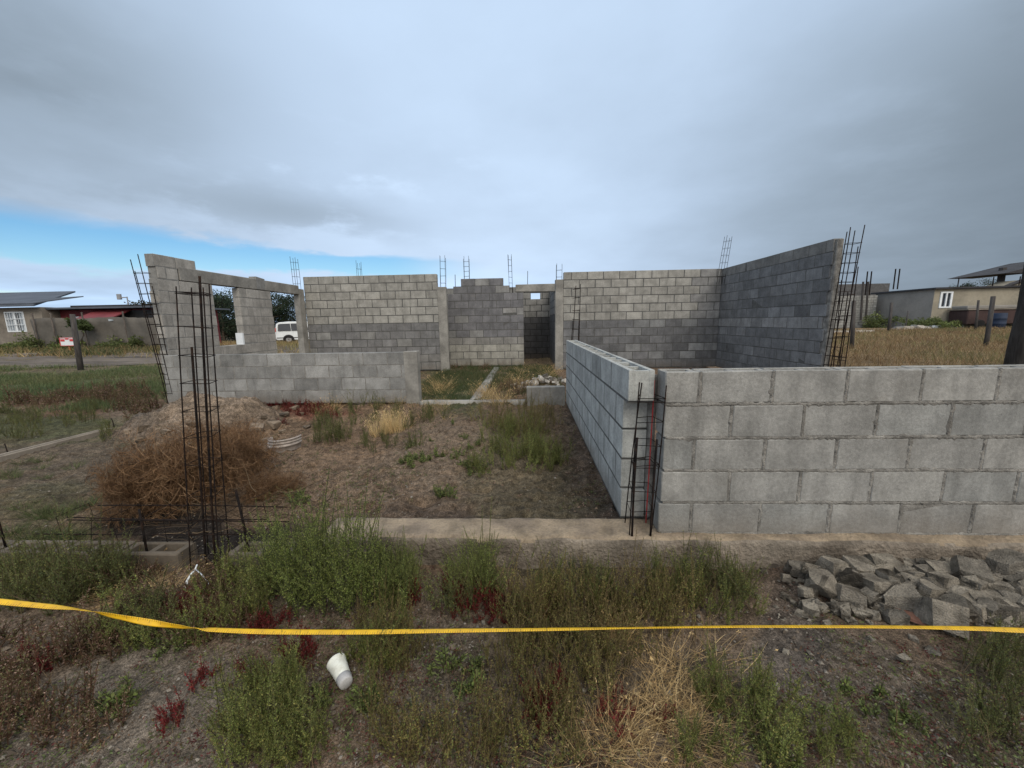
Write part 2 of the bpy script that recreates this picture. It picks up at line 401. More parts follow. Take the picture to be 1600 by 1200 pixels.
# added brighter, warmer overcast on the sun's side, out of view, lighting the walls
sd = w.n('ShaderNodeVectorMath', operation='DOT_PRODUCT'); w.l(gen, sd.inputs[0]); sd.inputs[1].default_value = SUN_DIR
sside = w.ramp(sd.outputs['Value'], .0, .9)
lum = w.math('ADD', lum, w.math('MULTIPLY', sside, .65))
lum = w.math('MAXIMUM', lum, .1)
tint = w.mix(w.ramp(lum, .25, .62), (.76, .95, 1.16), (.77, .97, 1.24))
cb = w.n('ShaderNodeCombineColor'); [w.l(lum, cb.inputs[i]) for i in range(3)]
tint = w.mix(sside, tint, (1.0, .97, .91))
tint = w.mix(w.math('MULTIPLY', hb, .5), tint, (.66, .95, 1.34))
cloud = w.mix(1.0, tint, cb.outputs[0], 'MULTIPLY')
sky = w.n('ShaderNodeTexSky', sky_type='NISHITA'); sky.sun_disc = False; sky.sun_elevation = SUN_EL; sky.sun_rotation = SUN_ROT; sky.ozone_density = 3.0; sky.air_density = 1.1; sky.dust_density = .3
hs = w.n('ShaderNodeHueSaturation'); hs.inputs['Saturation'].default_value = 1.42; hs.inputs['Value'].default_value = .105; w.l(sky.outputs[0], hs.inputs['Color'])
# clear strip low on the left
zcen = w.math('ADD', .136, w.math('MULTIPLY', w.math('ADD', az, .9), -.006))
hw = w.ramp(az, -1.05, -.2, .047, .024)
hw = w.math('MULTIPLY', hw, w.ramp(nc, .30, .62, .55, 1.25))
dz = w.math('ABSOLUTE', w.math('SUBTRACT', w.math('ADD', Z, w.math('MULTIPLY', w.math('SUBTRACT', w.math('ADD', w.math('MULTIPLY', ns, .7), w.math('MULTIPLY', nc, .3)), .5), .06)), zcen))
gap = w.math('MULTIPLY', w.ramp(w.math('DIVIDE', dz, hw), 1.15, .55), w.ramp(az, -.08, -.36))
gap2 = w.math('MULTIPLY', w.math('MULTIPLY', g(Z, .052, .022), w.ramp(ns, .50, .62)), w.ramp(az, -.25, -.5))
gap3 = w.math('MULTIPLY', w.math('MULTIPLY', g(Z, .25, .05), w.ramp(ns, .5, .66)), w.ramp(az, -.75, -.95))
gap = w.math('MAXIMUM', gap, w.math('MAXIMUM', w.math('MULTIPLY', gap2, .8), w.math('MULTIPLY', gap3, .6)))
gap = w.math('MULTIPLY', gap, w.math('GREATER_THAN', Y, 0.0))
colr = w.mix(w.math('MULTIPLY', gap, .88), cloud, hs.outputs[0])
bg = w.n('ShaderNodeBackground'); bg.inputs['Strength'].default_value = 1.0; w.l(colr, bg.inputs['Color'])
# the sky texture itself runs at about 0.1 (Value above); the cloud layer is set directly in scene radiance
w.l(bg.outputs[0], w.out.inputs[0])
sl = bpy.data.lights.new('sun', 'SUN'); sl.energy = 1.3; sl.angle = radians(28); sl.color = (1, .91, .78)
so = bpy.data.objects.new('sun', sl); COL.objects.link(so); so.rotation_euler = (-SUN_DIR).to_track_quat('-Z', 'Y').to_euler(); so.location = (-4, -7, 7)
# ------------------------------------------------------------------ ground
def graded(lo, hi, a, b, step, grow):
    core = list(np.arange(a, b, step)); x = b; st = step; up = []
    while x < hi: up.append(x); st *= grow; x += st
    x = a - step; st = step; dn = []
    while x > lo: dn.append(x); st *= grow; x -= st
    return np.array(dn[::-1] + core + up)
gxs = graded(-900, 900, -4.6, 4.0, .021, 1.045)
gys = graded(-900, 900, .85, 4.2, .021, 1.032)
gys = np.concatenate([gys[gys < 0][::6], gys[gys >= 0]])
GX, GY = np.meshgrid(gxs, gys); GX = GX.ravel(); GY = GY.ravel(); GZ = hg(GX, GY)
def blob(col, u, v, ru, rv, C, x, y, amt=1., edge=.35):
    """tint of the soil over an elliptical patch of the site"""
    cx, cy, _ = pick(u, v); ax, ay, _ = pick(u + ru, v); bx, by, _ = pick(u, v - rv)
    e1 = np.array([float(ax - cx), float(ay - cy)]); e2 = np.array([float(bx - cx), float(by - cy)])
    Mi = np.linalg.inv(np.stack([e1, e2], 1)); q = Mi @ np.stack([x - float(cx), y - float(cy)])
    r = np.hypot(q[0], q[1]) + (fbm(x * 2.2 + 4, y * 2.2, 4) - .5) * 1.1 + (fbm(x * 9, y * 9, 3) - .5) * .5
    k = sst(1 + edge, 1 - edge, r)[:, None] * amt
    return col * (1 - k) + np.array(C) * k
gc = np.ones((len(GX), 3)) * np.array([.150, .104, .070])
gd = np.hypot(GX, GY)
n = fbm(GX * .8, GY * .8, 4)[:, None]; n2 = fbm(GX * 3.1 + 40, GY * 3.1, 4)[:, None]
gc = gc * (.72 + .56 * n) * (.75 + .5 * n2)
gravel = sst(2.2, 1.8, GY) * sst(-.5, .5, GY)
gc = gc * (1 - .55 * gravel[:, None]) + np.array([.155, .120, .090]) * (.7 + .6 * n) * .55 * gravel[:, None]
GREEN = (.050, .060, .026); STRAW = (.19, .135, .075)
lf = sst(-6.0, -7.5, GX)[:, None] * sst(3, 6, gd)[:, None]
gc = gc * (1 - .55 * lf) + np.array([.075, .075, .040]) * (.6 + .8 * n) * .55 * lf
rf = (sst(5.6, 7, GX) * sst(3, 6, GY))[:, None]
gc = gc * (1 - rf) + np.array(STRAW) * (.6 + .8 * n) * rf
bk = (sst(11, 16, GY) * sst(6, 4, GX) * sst(-26, -6, GX))[:, None]
gc = gc * (1 - bk) + np.array([.17, .135, .075]) * (.6 + .8 * n) * bk
fr = sst(60, 200, gd)[:, None]; gc = gc * (1 - fr) + np.array([.10, .10, .065]) * fr
for u, v, ru, rv, C, a in [
    (780, 796, 230, 30, (.058, .043, .034), .95), (930, 700, 60, 110, (.07, .055, .045), .7), (640, 735, 170, 40, (.165, .12, .084), .7),  # second patch: shade at the divider's foot painted in with wet soil
    (700, 690, 90, 40, (.175, .132, .095), .7), (130, 720, 190, 40, (.10, .082, .062), .8), (60, 790, 120, 40, (.085, .082, .048), .6), (300, 832, 160, 34, (.022, .018, .016), .97),  # last patch: shade below the flat cage, painted together with dark wet soil
    (715, 600, 70, 22, GREEN, .9), (830, 610, 60, 14, (.12, .075, .05), .7), (240, 1110, 240, 90, (.155, .135, .112), .7), (690, 1020, 60, 60, (.15, .122, .098), .6),
    (1300, 1060, 160, 70, (.145, .122, .10), .7), (1240, 990, 50, 70, (.085, .075, .068), .7), (1550, 1100, 90, 110, (.07, .062, .045), .7), (1230, 900, 90, 40, (.15, .115, .092), .6),
    (500, 900, 140, 70, (.06, .055, .035), .7), (900, 1000, 200, 100, (.085, .07, .048), .6), (820, 700, 80, 60, (.085, .075, .045), .6),
    (90, 660, 130, 22, (.065, .072, .034), .8), (100, 600, 140, 14, (.07, .082, .035), .9), (140, 630, 130, 12, (.15, .075, .055), .7), (215, 650, 80, 14, (.16, .13, .10), .6),
    (440, 640, 110, 12, (.14, .04, .03), .7), (90, 545, 240, 8, (.085, .09, .042), .8)]:
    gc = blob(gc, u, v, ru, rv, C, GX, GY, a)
nx, ny = len(gxs), len(gys)
ii = (np.arange(ny - 1)[:, None] * nx + np.arange(nx - 1)[None]).ravel()
gq = np.stack([ii, ii + 1, ii + nx + 1, ii + nx], 1)
g_o = link('ground', npmesh('ground', np.stack([GX, GY, GZ], 1), gq, gc, M['soil'], True)); tag(g_o, kind='structure')

# dirt road behind the left lot, draped over the ground
def strip(a, b, w0, w1, nl, nw, lift, name, mat):
    d = (b - a) / np.linalg.norm(b - a); nn = np.array([d[1], -d[0]])
    V = []; 
    for i in range(nl + 1):
        for j in range(nw + 1):
            p = a + (b - a) * i / nl; wv = w0 + (w1 - w0) * j / nw
            wv += (fbm(np.array([p[0] * .5]), np.array([p[1] * .5 + 7 * (j > nw / 2)]), 3)[0] - .5) * 1.2 * (j in (0, nw))
            q = p + nn * wv; V.append((q[0], q[1], float(hg(q[0], q[1])) + lift))
    Q = [(i * (nw + 1) + j, i * (nw + 1) + j + 1, (i + 1) * (nw + 1) + j + 1, (i + 1) * (nw + 1) + j) for i in range(nl) for j in range(nw)]
    return link(name, npmesh(name, np.array(V), np.array(Q), np.ones((len(V), 3)) * .5, mat, True))
tag(strip(np.array([-3., 21.7]), np.array([-75., -10.6]), -3.4, 3.6, 160, 14, .02, 'dirt_road', M['road']), kind='structure')

# scattered grit and pebbles
_t = NT('pebble'); _t.bsdf(_t.attr(), .9, .3); M['pebble'] = _t.m
def pebbles(n, seed, name='gravel', base_c=(.20, .18, .155), big=1., box=(-40, 1640, 680, 1240)):
    r = np.random.default_rng(seed)
    base = np.array([(1, 0, 0), (0, 1, 0), (-1, 0, 0), (0, -1, 0), (0, 0, .8), (0, 0, -.8)], float)
    faces = np.array([(0, 1, 4, 4), (1, 2, 4, 4), (2, 3, 4, 4), (3, 0, 4, 4)])
    u = r.uniform(box[0], box[1], n); v = box[3] - (box[3] - box[2]) * r.random(n) ** .8
    x, y, z = pick(u, v); keep = (fbm(x * 1.7, y * 1.7, 3) + r.normal(0, .12, n) > .47) & ~((y > 2.1) & (y < 2.5) & (x > -1.4))
    x, y, z = x[keep], y[keep], z[keep]; n = len(x)
    s = .0035 + .0075 * r.random(n) ** 3 + .022 * (r.random(n) > .985) * r.random(n)
    s = np.minimum(s * big, .0035 + .010 * big ** .3 * r.random(n))
    an = r.uniform(0, 6.28, n); sc = r.uniform(.6, 1.3, (n, 1, 3)) * s[:, None, None]
    V = base[None] * sc + r.normal(0, .15, (n, 6, 3)) * s[:, None, None]
    c, q = np.cos(an)[:, None], np.sin(an)[:, None]
    V = np.stack([V[..., 0] * c - V[..., 1] * q + x[:, None], V[..., 0] * q + V[..., 1] * c + y[:, None], V[..., 2] + z[:, None] + s[:, None] * .2], -1)
    Q = (np.arange(n)[:, None, None] * 6 + faces[None])
    t = []
    C = np.array(base_c) * r.uniform(.45, 1.25, (n, 1)); C = np.repeat(C[:, None], 6, 1)
    me = bpy.data.meshes.new(name); F3 = [tuple(f[:3]) for f in Q.reshape(-1, 4).tolist()]
    me.from_pydata(V.reshape(-1, 3).tolist(), [], F3); me.materials.append(M['pebble'])
    a = me.attributes.new('tint', 'FLOAT_COLOR', 'POINT'); cc = np.ones((n * 6, 4), np.float32); cc[:, :3] = C.reshape(-1, 3); a.data.foreach_set('color', cc.ravel())
    o = link(name, me); tag(o, kind='stuff'); return o
pebbles(15000, 3)
pebbles(2600, 14, 'soil_crumbs', (.115, .083, .060), 2.4, (150, 980, 620, 815))
pebbles(1500, 15, 'soil_crumbs', (.125, .10, .078), 2.6, (-30, 1640, 900, 1215))
pebbles(1500, 16, 'stone_chips', (.19, .172, .145), 2.2, (1205, 1640, 868, 985))

# heap of sand and crusted mortar behind the dry bush
def heap(n=130):
    xs = np.linspace(-1.9, 1.9, n); XX, YY = np.meshgrid(xs, xs); XX = XX.ravel(); YY = YY.ravel()
    wx, wy = HEAP[0] + XX * HEAP[2], HEAP[1] + YY * HEAP[3]; _, _, prof = heap_p(wx, wy)
    zz = hg(wx, wy) - .05 + .09 * np.clip(prof * 4, 0, 1) + (fbm(wx * 9, wy * 9, 3) - .5) * .05 * np.clip(prof * 4, 0, 1)
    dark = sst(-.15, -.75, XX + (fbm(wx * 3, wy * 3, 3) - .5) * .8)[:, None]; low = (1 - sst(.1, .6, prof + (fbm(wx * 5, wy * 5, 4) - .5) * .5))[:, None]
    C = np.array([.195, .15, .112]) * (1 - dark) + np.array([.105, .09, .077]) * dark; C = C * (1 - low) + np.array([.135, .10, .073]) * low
    ii = (np.arange(n - 1)[:, None] * n + np.arange(n - 1)[None]).ravel(); Q = np.stack([ii, ii + 1, ii + n + 1, ii + n], 1)
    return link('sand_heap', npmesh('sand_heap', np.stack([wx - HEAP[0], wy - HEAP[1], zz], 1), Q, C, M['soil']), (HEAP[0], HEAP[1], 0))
tag(heap(), 'lumpy tan heap of sand and crusted mortar in front of the low block wall', 'sand heap')
# ------------------------------------------------------------------ block walls
def tones(base, var=.10):
    def f(c, s, i):
        k = 1 + rnd.gauss(0, var); return tuple(max(.02, b * k) for b in (base(c) if callable(base) else base))
    return f
JOINTS = {}
def block_wall(name, label, org, dr, L, nc, pitch, T, tone, mort, z0=.19, J=.012, bl=.405, start=0, openings=(), ncf=None, hollow=0, ends=None, inset=.004, jit=.0015, ch=.006, cat='wall', parent=None, group=None, flip=False):
    """one wall of running-bond blocks: s along dr from org, t through the thickness away from the seen face"""
    if dr == 'x': xf = lambda s, t, z: (org[0] + s, org[1] + t, z)
    elif dr == 'y': xf = lambda s, t, z: (org[0] + (-t if flip else t), org[1] + s, z)
    mb = MB(); P = bl + J
    for c in range(nc):
        za = z0 + c * pitch; zb = za + pitch - J
        iv = [(0., L)]
        for (a, b, oz0, oz1) in openings:
            if oz0 - .02 <= (za + zb) / 2 <= oz1 + .02:
                iv = [q for (x, y) in iv for q in ((x, min(y, a)), (max(x, b), y)) if q[1] - q[0] > .02]
        off = (-.5 * P if (c + start) % 2 else 0) + rnd.uniform(-.02, .02)
        segs = []
        k = off
        while k < L:
            for (x, y) in iv:
                a, b = max(k, x), min(k + bl, y)
                e = 0
                if ends and abs(a - 0) < 1e-6: a += ends(c)
                if b - a > .035 and (ncf is None or c < ncf((a + b) / 2)): segs.append((a, b))
            k += P
        JOINTS.setdefault(name, {})[c] = [org[0] + (b + a2) / 2 for (a, b), (a2, b2) in zip(segs, segs[1:]) if a2 - b < .05]
        for i, (a, b) in enumerate(segs):
            col = tone(c, (a + b) / 2, i); dt = rnd.uniform(-jit, jit) * 1.5
            if c >= nc - hollow:
                sh = .031
                mb.cbox(a, b, dt, sh, za, zb, ch, col, 0, xf, jit); mb.cbox(a, b, T - sh, T + dt, za, zb, ch * .6, col, 0, xf, jit)
                nweb = 3 if b - a > .3 else 2
                for q in range(nweb):
                    wa = a + .002 + (b - a - .036) * q / (nweb - 1)
                    mb.box(wa, wa + .032, sh - .004, T - sh + .004, za, zb - .004 - rnd.uniform(0, .004), col, 0, xf)
                # rough mortar seat at the bottom of the cells
                mb.box(a + .01, b - .01, sh - .006, T - sh + .006, za - .004, za + .05, (.12, .11, .1), 1, xf)
            else:
                mb.cbox(a, b, dt, T + dt, za, zb, ch, col, 0, xf, jit)
        # mortar: bed joint and cross joints, a little behind the block faces
        for (x, y) in iv:
            if ncf is None: spans = [(x, y)]
            else:
                spans = [(max(x, a - J), min(y, b + J)) for a, b in segs if b > x and a < y]
            top = c >= nc - hollow
            for (a, b) in spans:
                a2 = a + (ends(c) + .012 if ends and a < 1e-6 else .006)
                if b - a2 < .02: continue
                if top:
                    mb.box(a2, b - .006, inset, T - inset, za - J - .001, za - .0005, (.5,) * 3, 1, xf)
                else:
                    mb.box(a2, b - .006, inset, T - inset, za - J - .001, zb - .003, (.5,) * 3, 1, xf)
            if top:
                for (a, b), (a2, b2) in zip(segs, segs[1:]):
                    if a2 - b < .05: 
                        mb.box(b - .003, a2 + .003, inset, .03, za, zb - .006, (.5,) * 3, 1, xf); mb.box(b - .003, a2 + .003, T - .03, T - inset, za, zb - .006, (.5,) * 3, 1, xf)
    o = mb.build(name, [M['block'], M[mort]], parent)
    if parent is None: tag(o, label, cat, group, 'thing')
    return o
def cast_box(name, x0, x1, y0, y1, z0, z1, mat='cast', ch=.008, parent=None, label=None, cat=None, seg=None, jit=.004):
    mb = MB()
    mb.cbox(x0, x1, y0, y1, z0, z1, ch, (.5,) * 3, 0, None, jit)
    o = mb.build(name, M[mat], parent)
    if label: tag(o, label, cat, None, 'thing')
    return o
def rough_box(name, x0, x1, y0, y1, z0, z1, mat, amp=.008, step=.03, label=None, cat=None, parent=None, seed=0):
    """cast concrete with uneven hand-finished faces: a displaced, subdivided box"""
    bm = bmesh.new()
    nx = max(2, int((x1 - x0) / step)); ny = max(2, int((y1 - y0) / step)); nz = max(2, int((z1 - z0) / step))
    V = {}
    def vert(i, j, k):
        if (i, j, k) in V: return V[i, j, k]
        x = x0 + (x1 - x0) * i / nx; y = y0 + (y1 - y0) * j / ny; z = z0 + (z1 - z0) * k / nz
        a = np.array
        d = float(fbm(a([x * 6 + seed]), a([y * 6 + z * 5]), 4)[0] - .5) * 2 * amp; e = float(fbm(a([x * 7 + 31]), a([z * 9 + y * 3 + seed]), 4)[0] - .5) * 2 * amp
        if k == nz: z += d
        if j == 0: y += e
        if j == ny: y -= e
        if i == 0: x += e
        if i == nx: x -= e
        on = (i in (0, nx)) + (j in (0, ny)) + (k in (0, nz))
        if on >= 2:
            q = amp * .8
            if i == 0: x += q
            if i == nx: x -= q
            if j == 0: y += q
            if j == ny: y -= q
            if k == nz: z -= q
        V[i, j, k] = bm.verts.new((x, y, z)); return V[i, j, k]
    for j in range(ny):
        for k in range(nz):
            bm.faces.new([vert(0, j, k), vert(0, j, k + 1), vert(0, j + 1, k + 1), vert(0, j + 1, k)]); bm.faces.new([vert(nx, j, k), vert(nx, j + 1, k), vert(nx, j + 1, k + 1), vert(nx, j, k + 1)])
    for i in range(nx):
        for k in range(nz):
            bm.faces.new([vert(i, 0, k), vert(i + 1, 0, k), vert(i + 1, 0, k + 1), vert(i, 0, k + 1)]); bm.faces.new([vert(i, ny, k), vert(i, ny, k + 1), vert(i + 1, ny, k + 1), vert(i + 1, ny, k)])
        for j in range(ny):
            bm.faces.new([vert(i, j, nz), vert(i + 1, j, nz), vert(i + 1, j + 1, nz), vert(i, j + 1, nz)]); bm.faces.new([vert(i, j, 0), vert(i, j + 1, 0), vert(i + 1, j + 1, 0), vert(i + 1, j, 0)])
    me = bpy.data.meshes.new(name); bm.to_mesh(me); bm.free()
    for m in (mat if isinstance(mat, list) else [mat]): me.materials.append(M[m])
    me.polygons.foreach_set('use_smooth', [True] * len(me.polygons))
    if isinstance(mat, list):
        for p in me.polygons:
            if p.normal.z > .6: p.material_index = 1
    o = link(name, me, (0, 0, 0), parent)
    if label: tag(o, label, cat, None, 'thing')
    return o

PALE = (.285, .28, .262); BLUE = (.345, .355, .345); OLD = (.145, .147, .151); MID = (.225, .226, .222); WARM = (.32, .308, .288)
# front wall, right
def t_front(c, s, i):
    k = 1 + rnd.gauss(0, .045); b = [(.265, .263, .252), (.258, .257, .248), (.25, .254, .248)][rnd.randrange(3)]; return tuple(x * k for x in b)
fw = block_wall('front_block_wall', 'pale grey five course block wall with hollow top, behind the broken stones', (.80, 2.25), 'x', 7.4, 5, .204, .15, t_front, 'mortar', z0=.192, J=.015, bl=.398, start=1, hollow=1, inset=.0035, jit=.002, ch=.005, ends=lambda c: rnd.uniform(0, .018) if c % 2 else rnd.uniform(-.01, .01))
# mortar squeezed out along the joints of the near wall
def smears(parent, x0, x1, yf, z0, pitch, nc, J, xs_cross):
    r = random.Random(9); mb = MB()
    def ribbon(p, horiz):
        rows = []
        for i, (a, c) in enumerate(p):
            w1 = J * .5 + max(-.003, r.gauss(.0035, .005)); w2 = J * .5 + max(-.003, r.gauss(.0035, .005)); d = abs(r.gauss(0, .0016))
            e = r.gauss(0, .0015)
            if i in (0, len(p) - 1): w1 = w2 = J * .4
            rows.append(((a, yf + .0022, c + w1), (a, yf - .0004 - d, c + w1 * .35 + e), (a, yf - .0004 - d * .7, c - w2 * .35 + e), (a, yf + .0022, c - w2)) if horiz else ((a - w1, yf + .0022, c), (a - w1 * .35 + e, yf - .0004 - d, c), (a + w2 * .35 + e, yf - .0004 - d * .7, c), (a + w2, yf + .0022, c)))
        b = len(mb.v)
        for q in rows:
            for t in q: mb.v.append(t); mb.c.append((.5,) * 3)
        for i in range(len(rows) - 1):
            for k in range(3): mb.f.append((b + i * 4 + k, b + i * 4 + k + 1, b + i * 4 + 5 + k, b + i * 4 + 4 + k)); mb.mi.append(0)
    for c in range(0, nc):
        z = z0 + c * pitch - J * .5; n = int((x1 - x0) / .014)
        ribbon([(x0 + (x1 - x0) * i / n, z + .002 * sin(i * .11 + c)) for i in range(n + 1)], True)
        for x in xs_cross[c]:
            h = pitch - J; ribbon([(x + .0015 * sin(k * .9 + x * 9), z0 + c * pitch + h * k / 13) for k in range(14)], False)
    return mb.build('mortar_joint', M['mortar'], parent)
smears(fw, .815, 8.18, 2.25, .192, .204, 5, .015, JOINTS['front_block_wall'])
# divider running away from the corner
block_wall('divider_block_wall', 'bluish low block wall with open cells on top, running back from the corner rebar', (.61, 2.44), 'y', 3.76, 5, .204, .155, tones(BLUE, .07), 'mortar_dark', z0=.192, J=.015, start=0, hollow=1, inset=.0006, jit=.0001, ch=.0022, ends=lambda c: (-.10 if c == 4 else (0.0, .02, .01, .015)[c]))
rough_box('corner_mortar', .768, .812, 2.402, 2.60, .195, 1.16, 'mortar', .008, .03, None, None, bpy.data.objects['divider_block_wall'], 6)
# footing under both, with the tan top that runs left to the green bush
rough_box('front_footing', -1.35, 8.2, 2.175, 2.44, -.25, .188, ['beam', 'beamtop'], .013, .03, 'stained concrete footing beam with a tan top under the front wall', 'footing', seed=3)
# U-block footing on the left
def ublocks(name, label, xs, y0, z1, ang=0.0):
    mb = MB()
    for a, b in xs:
        kq = 1 + rnd.gauss(0, .08); col = (.12 * kq, .108 * kq, .092 * kq); T = .15; sh = .033
        mb.cbox(a, b, y0, y0 + sh, -.15, z1, .007, col, 0, None, .003); mb.cbox(a, b, y0 + T - sh, y0 + T, -.15, z1, .007, col, 0, None, .003)
        for q in range(3 if b - a > .3 else 2):
            n = (3 if b - a > .3 else 2); w = a + .003 + (b - a - .045) * q / (n - 1)
            mb.box(w, w + .038, y0 + sh - .003, y0 + T - sh + .003, -.15, z1 - .005, col, 0)
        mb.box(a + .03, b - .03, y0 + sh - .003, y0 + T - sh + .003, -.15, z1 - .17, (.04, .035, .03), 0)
    o = mb.build(name, M['block']); tag(o, label, 'footing blocks'); return o
ublocks('footing_block_row', 'row of hollow footing blocks half buried in weeds left of the rebar column', [(-2.62 - .415 * k, -2.22 - .415 * k) for k in range(6)], 2.12, .095)
ublocks('footing_block', 'single grey footing block between the rebar column and the big green bush', [(-1.90, -1.5)], 2.12, .10)
# low wall in front of the left room
fl = block_wall('low_block_wall', 'smooth grey low block wall of four courses standing behind the sand heap', (-6.3, 6.33), 'x', 4.22, 4, .212, .15, tones(MID, .13), 'mortar', z0=.19, J=.010, start=0, inset=.0025, jit=.0006, ch=.004)
pil = cast_box('end_pillar', -2.085, -1.855, 6.322, 6.49, .0, 1.042, 'cast', .008, fl)
# left room: side wall with window and door openings
zc4 = .10
lw = block_wall('window_block_wall', 'tall grey block wall with an empty window and doorway, left side', (-6.3, 6.47), 'y', 4.13, 13, .204, .15, tones(WARM, .08), 'mortar_pale', z0=zc4, J=.012, start=0, flip=True, inset=.003,
    openings=[(1.17, 1.87, 1.11, 2.9), (2.95, 4.13, .15, 2.9), (.44, 4.2, 2.34, 2.5)], ncf=lambda s: 13 if s < .75 else 11, ends=lambda c: rnd.uniform(-.02, .05))
cast_box('lintel_beam', -6.455, -6.296, 6.93, 10.62, 2.345, 2.585, 'cast', .008, lw)
mbp = MB(); mbp.prism([(8.06 + .31, 2.36), (8.06 + .33, 2.64), (8.06 + .62, 2.61), (8.06 + .6, 2.36)], 0, .172, xf=lambda x, y, z: (-6.292 - y, x + .55, z)); mbp.build('mortar_patch', M['mortar_pale'], lw)
cast_box('door_pillar', -6.46, -6.294, 10.60, 10.845, .05, 2.50, 'cast', .008, lw)
mbw = MB(); mbw.box(-6.30, -6.46, 8.295, 8.335, 1.10, 1.36); mbw.build('white_jamb_board', M['whitepaint'], lw)
# back walls
PB = .2222
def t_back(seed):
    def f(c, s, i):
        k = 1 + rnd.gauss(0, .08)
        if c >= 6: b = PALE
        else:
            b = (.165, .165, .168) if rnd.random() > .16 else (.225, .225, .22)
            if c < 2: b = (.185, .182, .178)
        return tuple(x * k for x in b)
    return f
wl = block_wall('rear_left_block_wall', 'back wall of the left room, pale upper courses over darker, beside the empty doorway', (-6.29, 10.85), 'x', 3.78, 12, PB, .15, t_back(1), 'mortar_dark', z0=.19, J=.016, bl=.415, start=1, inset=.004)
cast_box('concrete_pillar', -2.51, -2.265, 10.842, 11.02, .05, 2.49, 'cast', .01, wl)
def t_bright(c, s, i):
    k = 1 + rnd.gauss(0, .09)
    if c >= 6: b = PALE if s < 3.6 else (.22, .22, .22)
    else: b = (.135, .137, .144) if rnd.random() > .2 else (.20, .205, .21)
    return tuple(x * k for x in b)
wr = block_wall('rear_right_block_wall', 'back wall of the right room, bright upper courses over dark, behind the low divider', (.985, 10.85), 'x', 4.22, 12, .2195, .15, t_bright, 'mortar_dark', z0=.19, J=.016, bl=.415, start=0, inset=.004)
cast_box('concrete_pillar', .76, .98, 10.842, 11.02, .05, 2.62, 'cast', .01, wr)
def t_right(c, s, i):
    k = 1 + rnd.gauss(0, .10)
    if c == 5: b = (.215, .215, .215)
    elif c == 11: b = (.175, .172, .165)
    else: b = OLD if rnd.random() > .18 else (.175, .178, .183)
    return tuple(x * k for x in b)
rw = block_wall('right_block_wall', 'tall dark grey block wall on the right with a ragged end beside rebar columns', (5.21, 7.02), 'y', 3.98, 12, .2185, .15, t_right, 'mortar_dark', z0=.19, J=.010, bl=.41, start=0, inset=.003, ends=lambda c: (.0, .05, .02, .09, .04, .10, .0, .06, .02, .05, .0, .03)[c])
mbj = MB()
mbj.cbox(5.232, 5.34, 6.99, 7.13, .19, 2.79, .012, (.5,) * 3, 0, None, .004)
mbj.build('ragged_end', M['mortar'], rw)
# middle recess with stepped top
def ncf_mid(s):
    x = -2.42 + s
    if x < -2.1: return 10
    if x < -1.92: return 11
    if x < -.62: return 12
    return 11 if x < -.38 else 10
def t_mid(c, s, i):
    k = 1 + rnd.gauss(0, .08)
    b = (.28, .275, .25) if c < 3 else ((.235, .23, .22) if c == 3 else ((.15, .15, .16) if rnd.random() > .12 else (.22, .22, .22)))
    return tuple(x * k for x in b)
mw = block_wall('stepped_block_wall', 'stepped middle wall with pale lowest courses, left of the dark doorway', (-2.42, 11.75), 'x', 2.29, 12, .2185, .15, t_mid, 'mortar_dark', z0=.18, J=.012, bl=.41, start=1, inset=.003, ncf=ncf_mid)
cast_box('door_header', -.36, .86, 11.742, 11.9, 2.375, 2.595, 'cast', .01, mw)
block_wall('rear_far_block_wall', 'farthest block wall with a small slot window, seen through the dark doorway', (-3.3, 14.4), 'x', 4.6, 12, .2222, .15, tones(lambda c: (.2, .198, .19) if c > 6 else (.065, .065, .068), .08), 'mortar_black', z0=.1, J=.016, bl=.41, inset=.004, openings=[(3.42, 3.76, 2.36, 2.5)])  # lower courses darkened in colour for the shade inside the doorway
block_wall('passage_block_wall', 'grey block side wall inside the dark doorway', (.80, 11.9), 'y', 2.5, 11, .2222, .15, tones(lambda c: (.16, .158, .155) if c > 6 else (.075, .075, .078), .08), 'mortar_black', z0=.15, J=.012, inset=.004)  # passage shade painted into the lower block tints
block_wall('recess_block_wall', 'grey block wall running back behind the left concrete pillar', (-2.42, 11.92), 'y', 2.46, 10, .2222, .15, tones(WARM, .08), 'mortar_pale', z0=.15, J=.012, inset=.004)
# low strips and stubs inside
cast_box('low_stub_wall', -.03, .60, 6.24, 6.40, .0, .43, 'cast', .01, None, 'knee high smooth grey concrete stub wall touching the far end of the divider', 'wall')
rough_box('threshold_strip', -1.85, -.04, 6.30, 6.46, .0, .195, ['cast', 'cast'], .008, .05, 'thin pale concrete strip on the ground between the low wall and the stub wall', 'strip', seed=5)
rough_box('partition_footing', -1.02, -.84, 6.50, 11.2, .0, .205, ['cast', 'cast'], .012, .06, 'narrow concrete footing strip running back through the courtyard grass', 'footing', seed=8)
def lot_edge():
    mb = MB()
    for dx in (0, .085): 
        mb.cbox(-6.28 + dx, -6.235 + dx, 2.6, 5.25, -.1, .055, .006, (.3, .27, .23), 0, None, .004)
    mb.box(-6.24, -6.19, 2.62, 5.23, -.1, .02, (.2, .17, .14))
    o = mb.build('lot_edge_footing', M['block']); tag(o, 'thin pale channel block footing along the left edge of the lot', 'footing')
lot_edge()
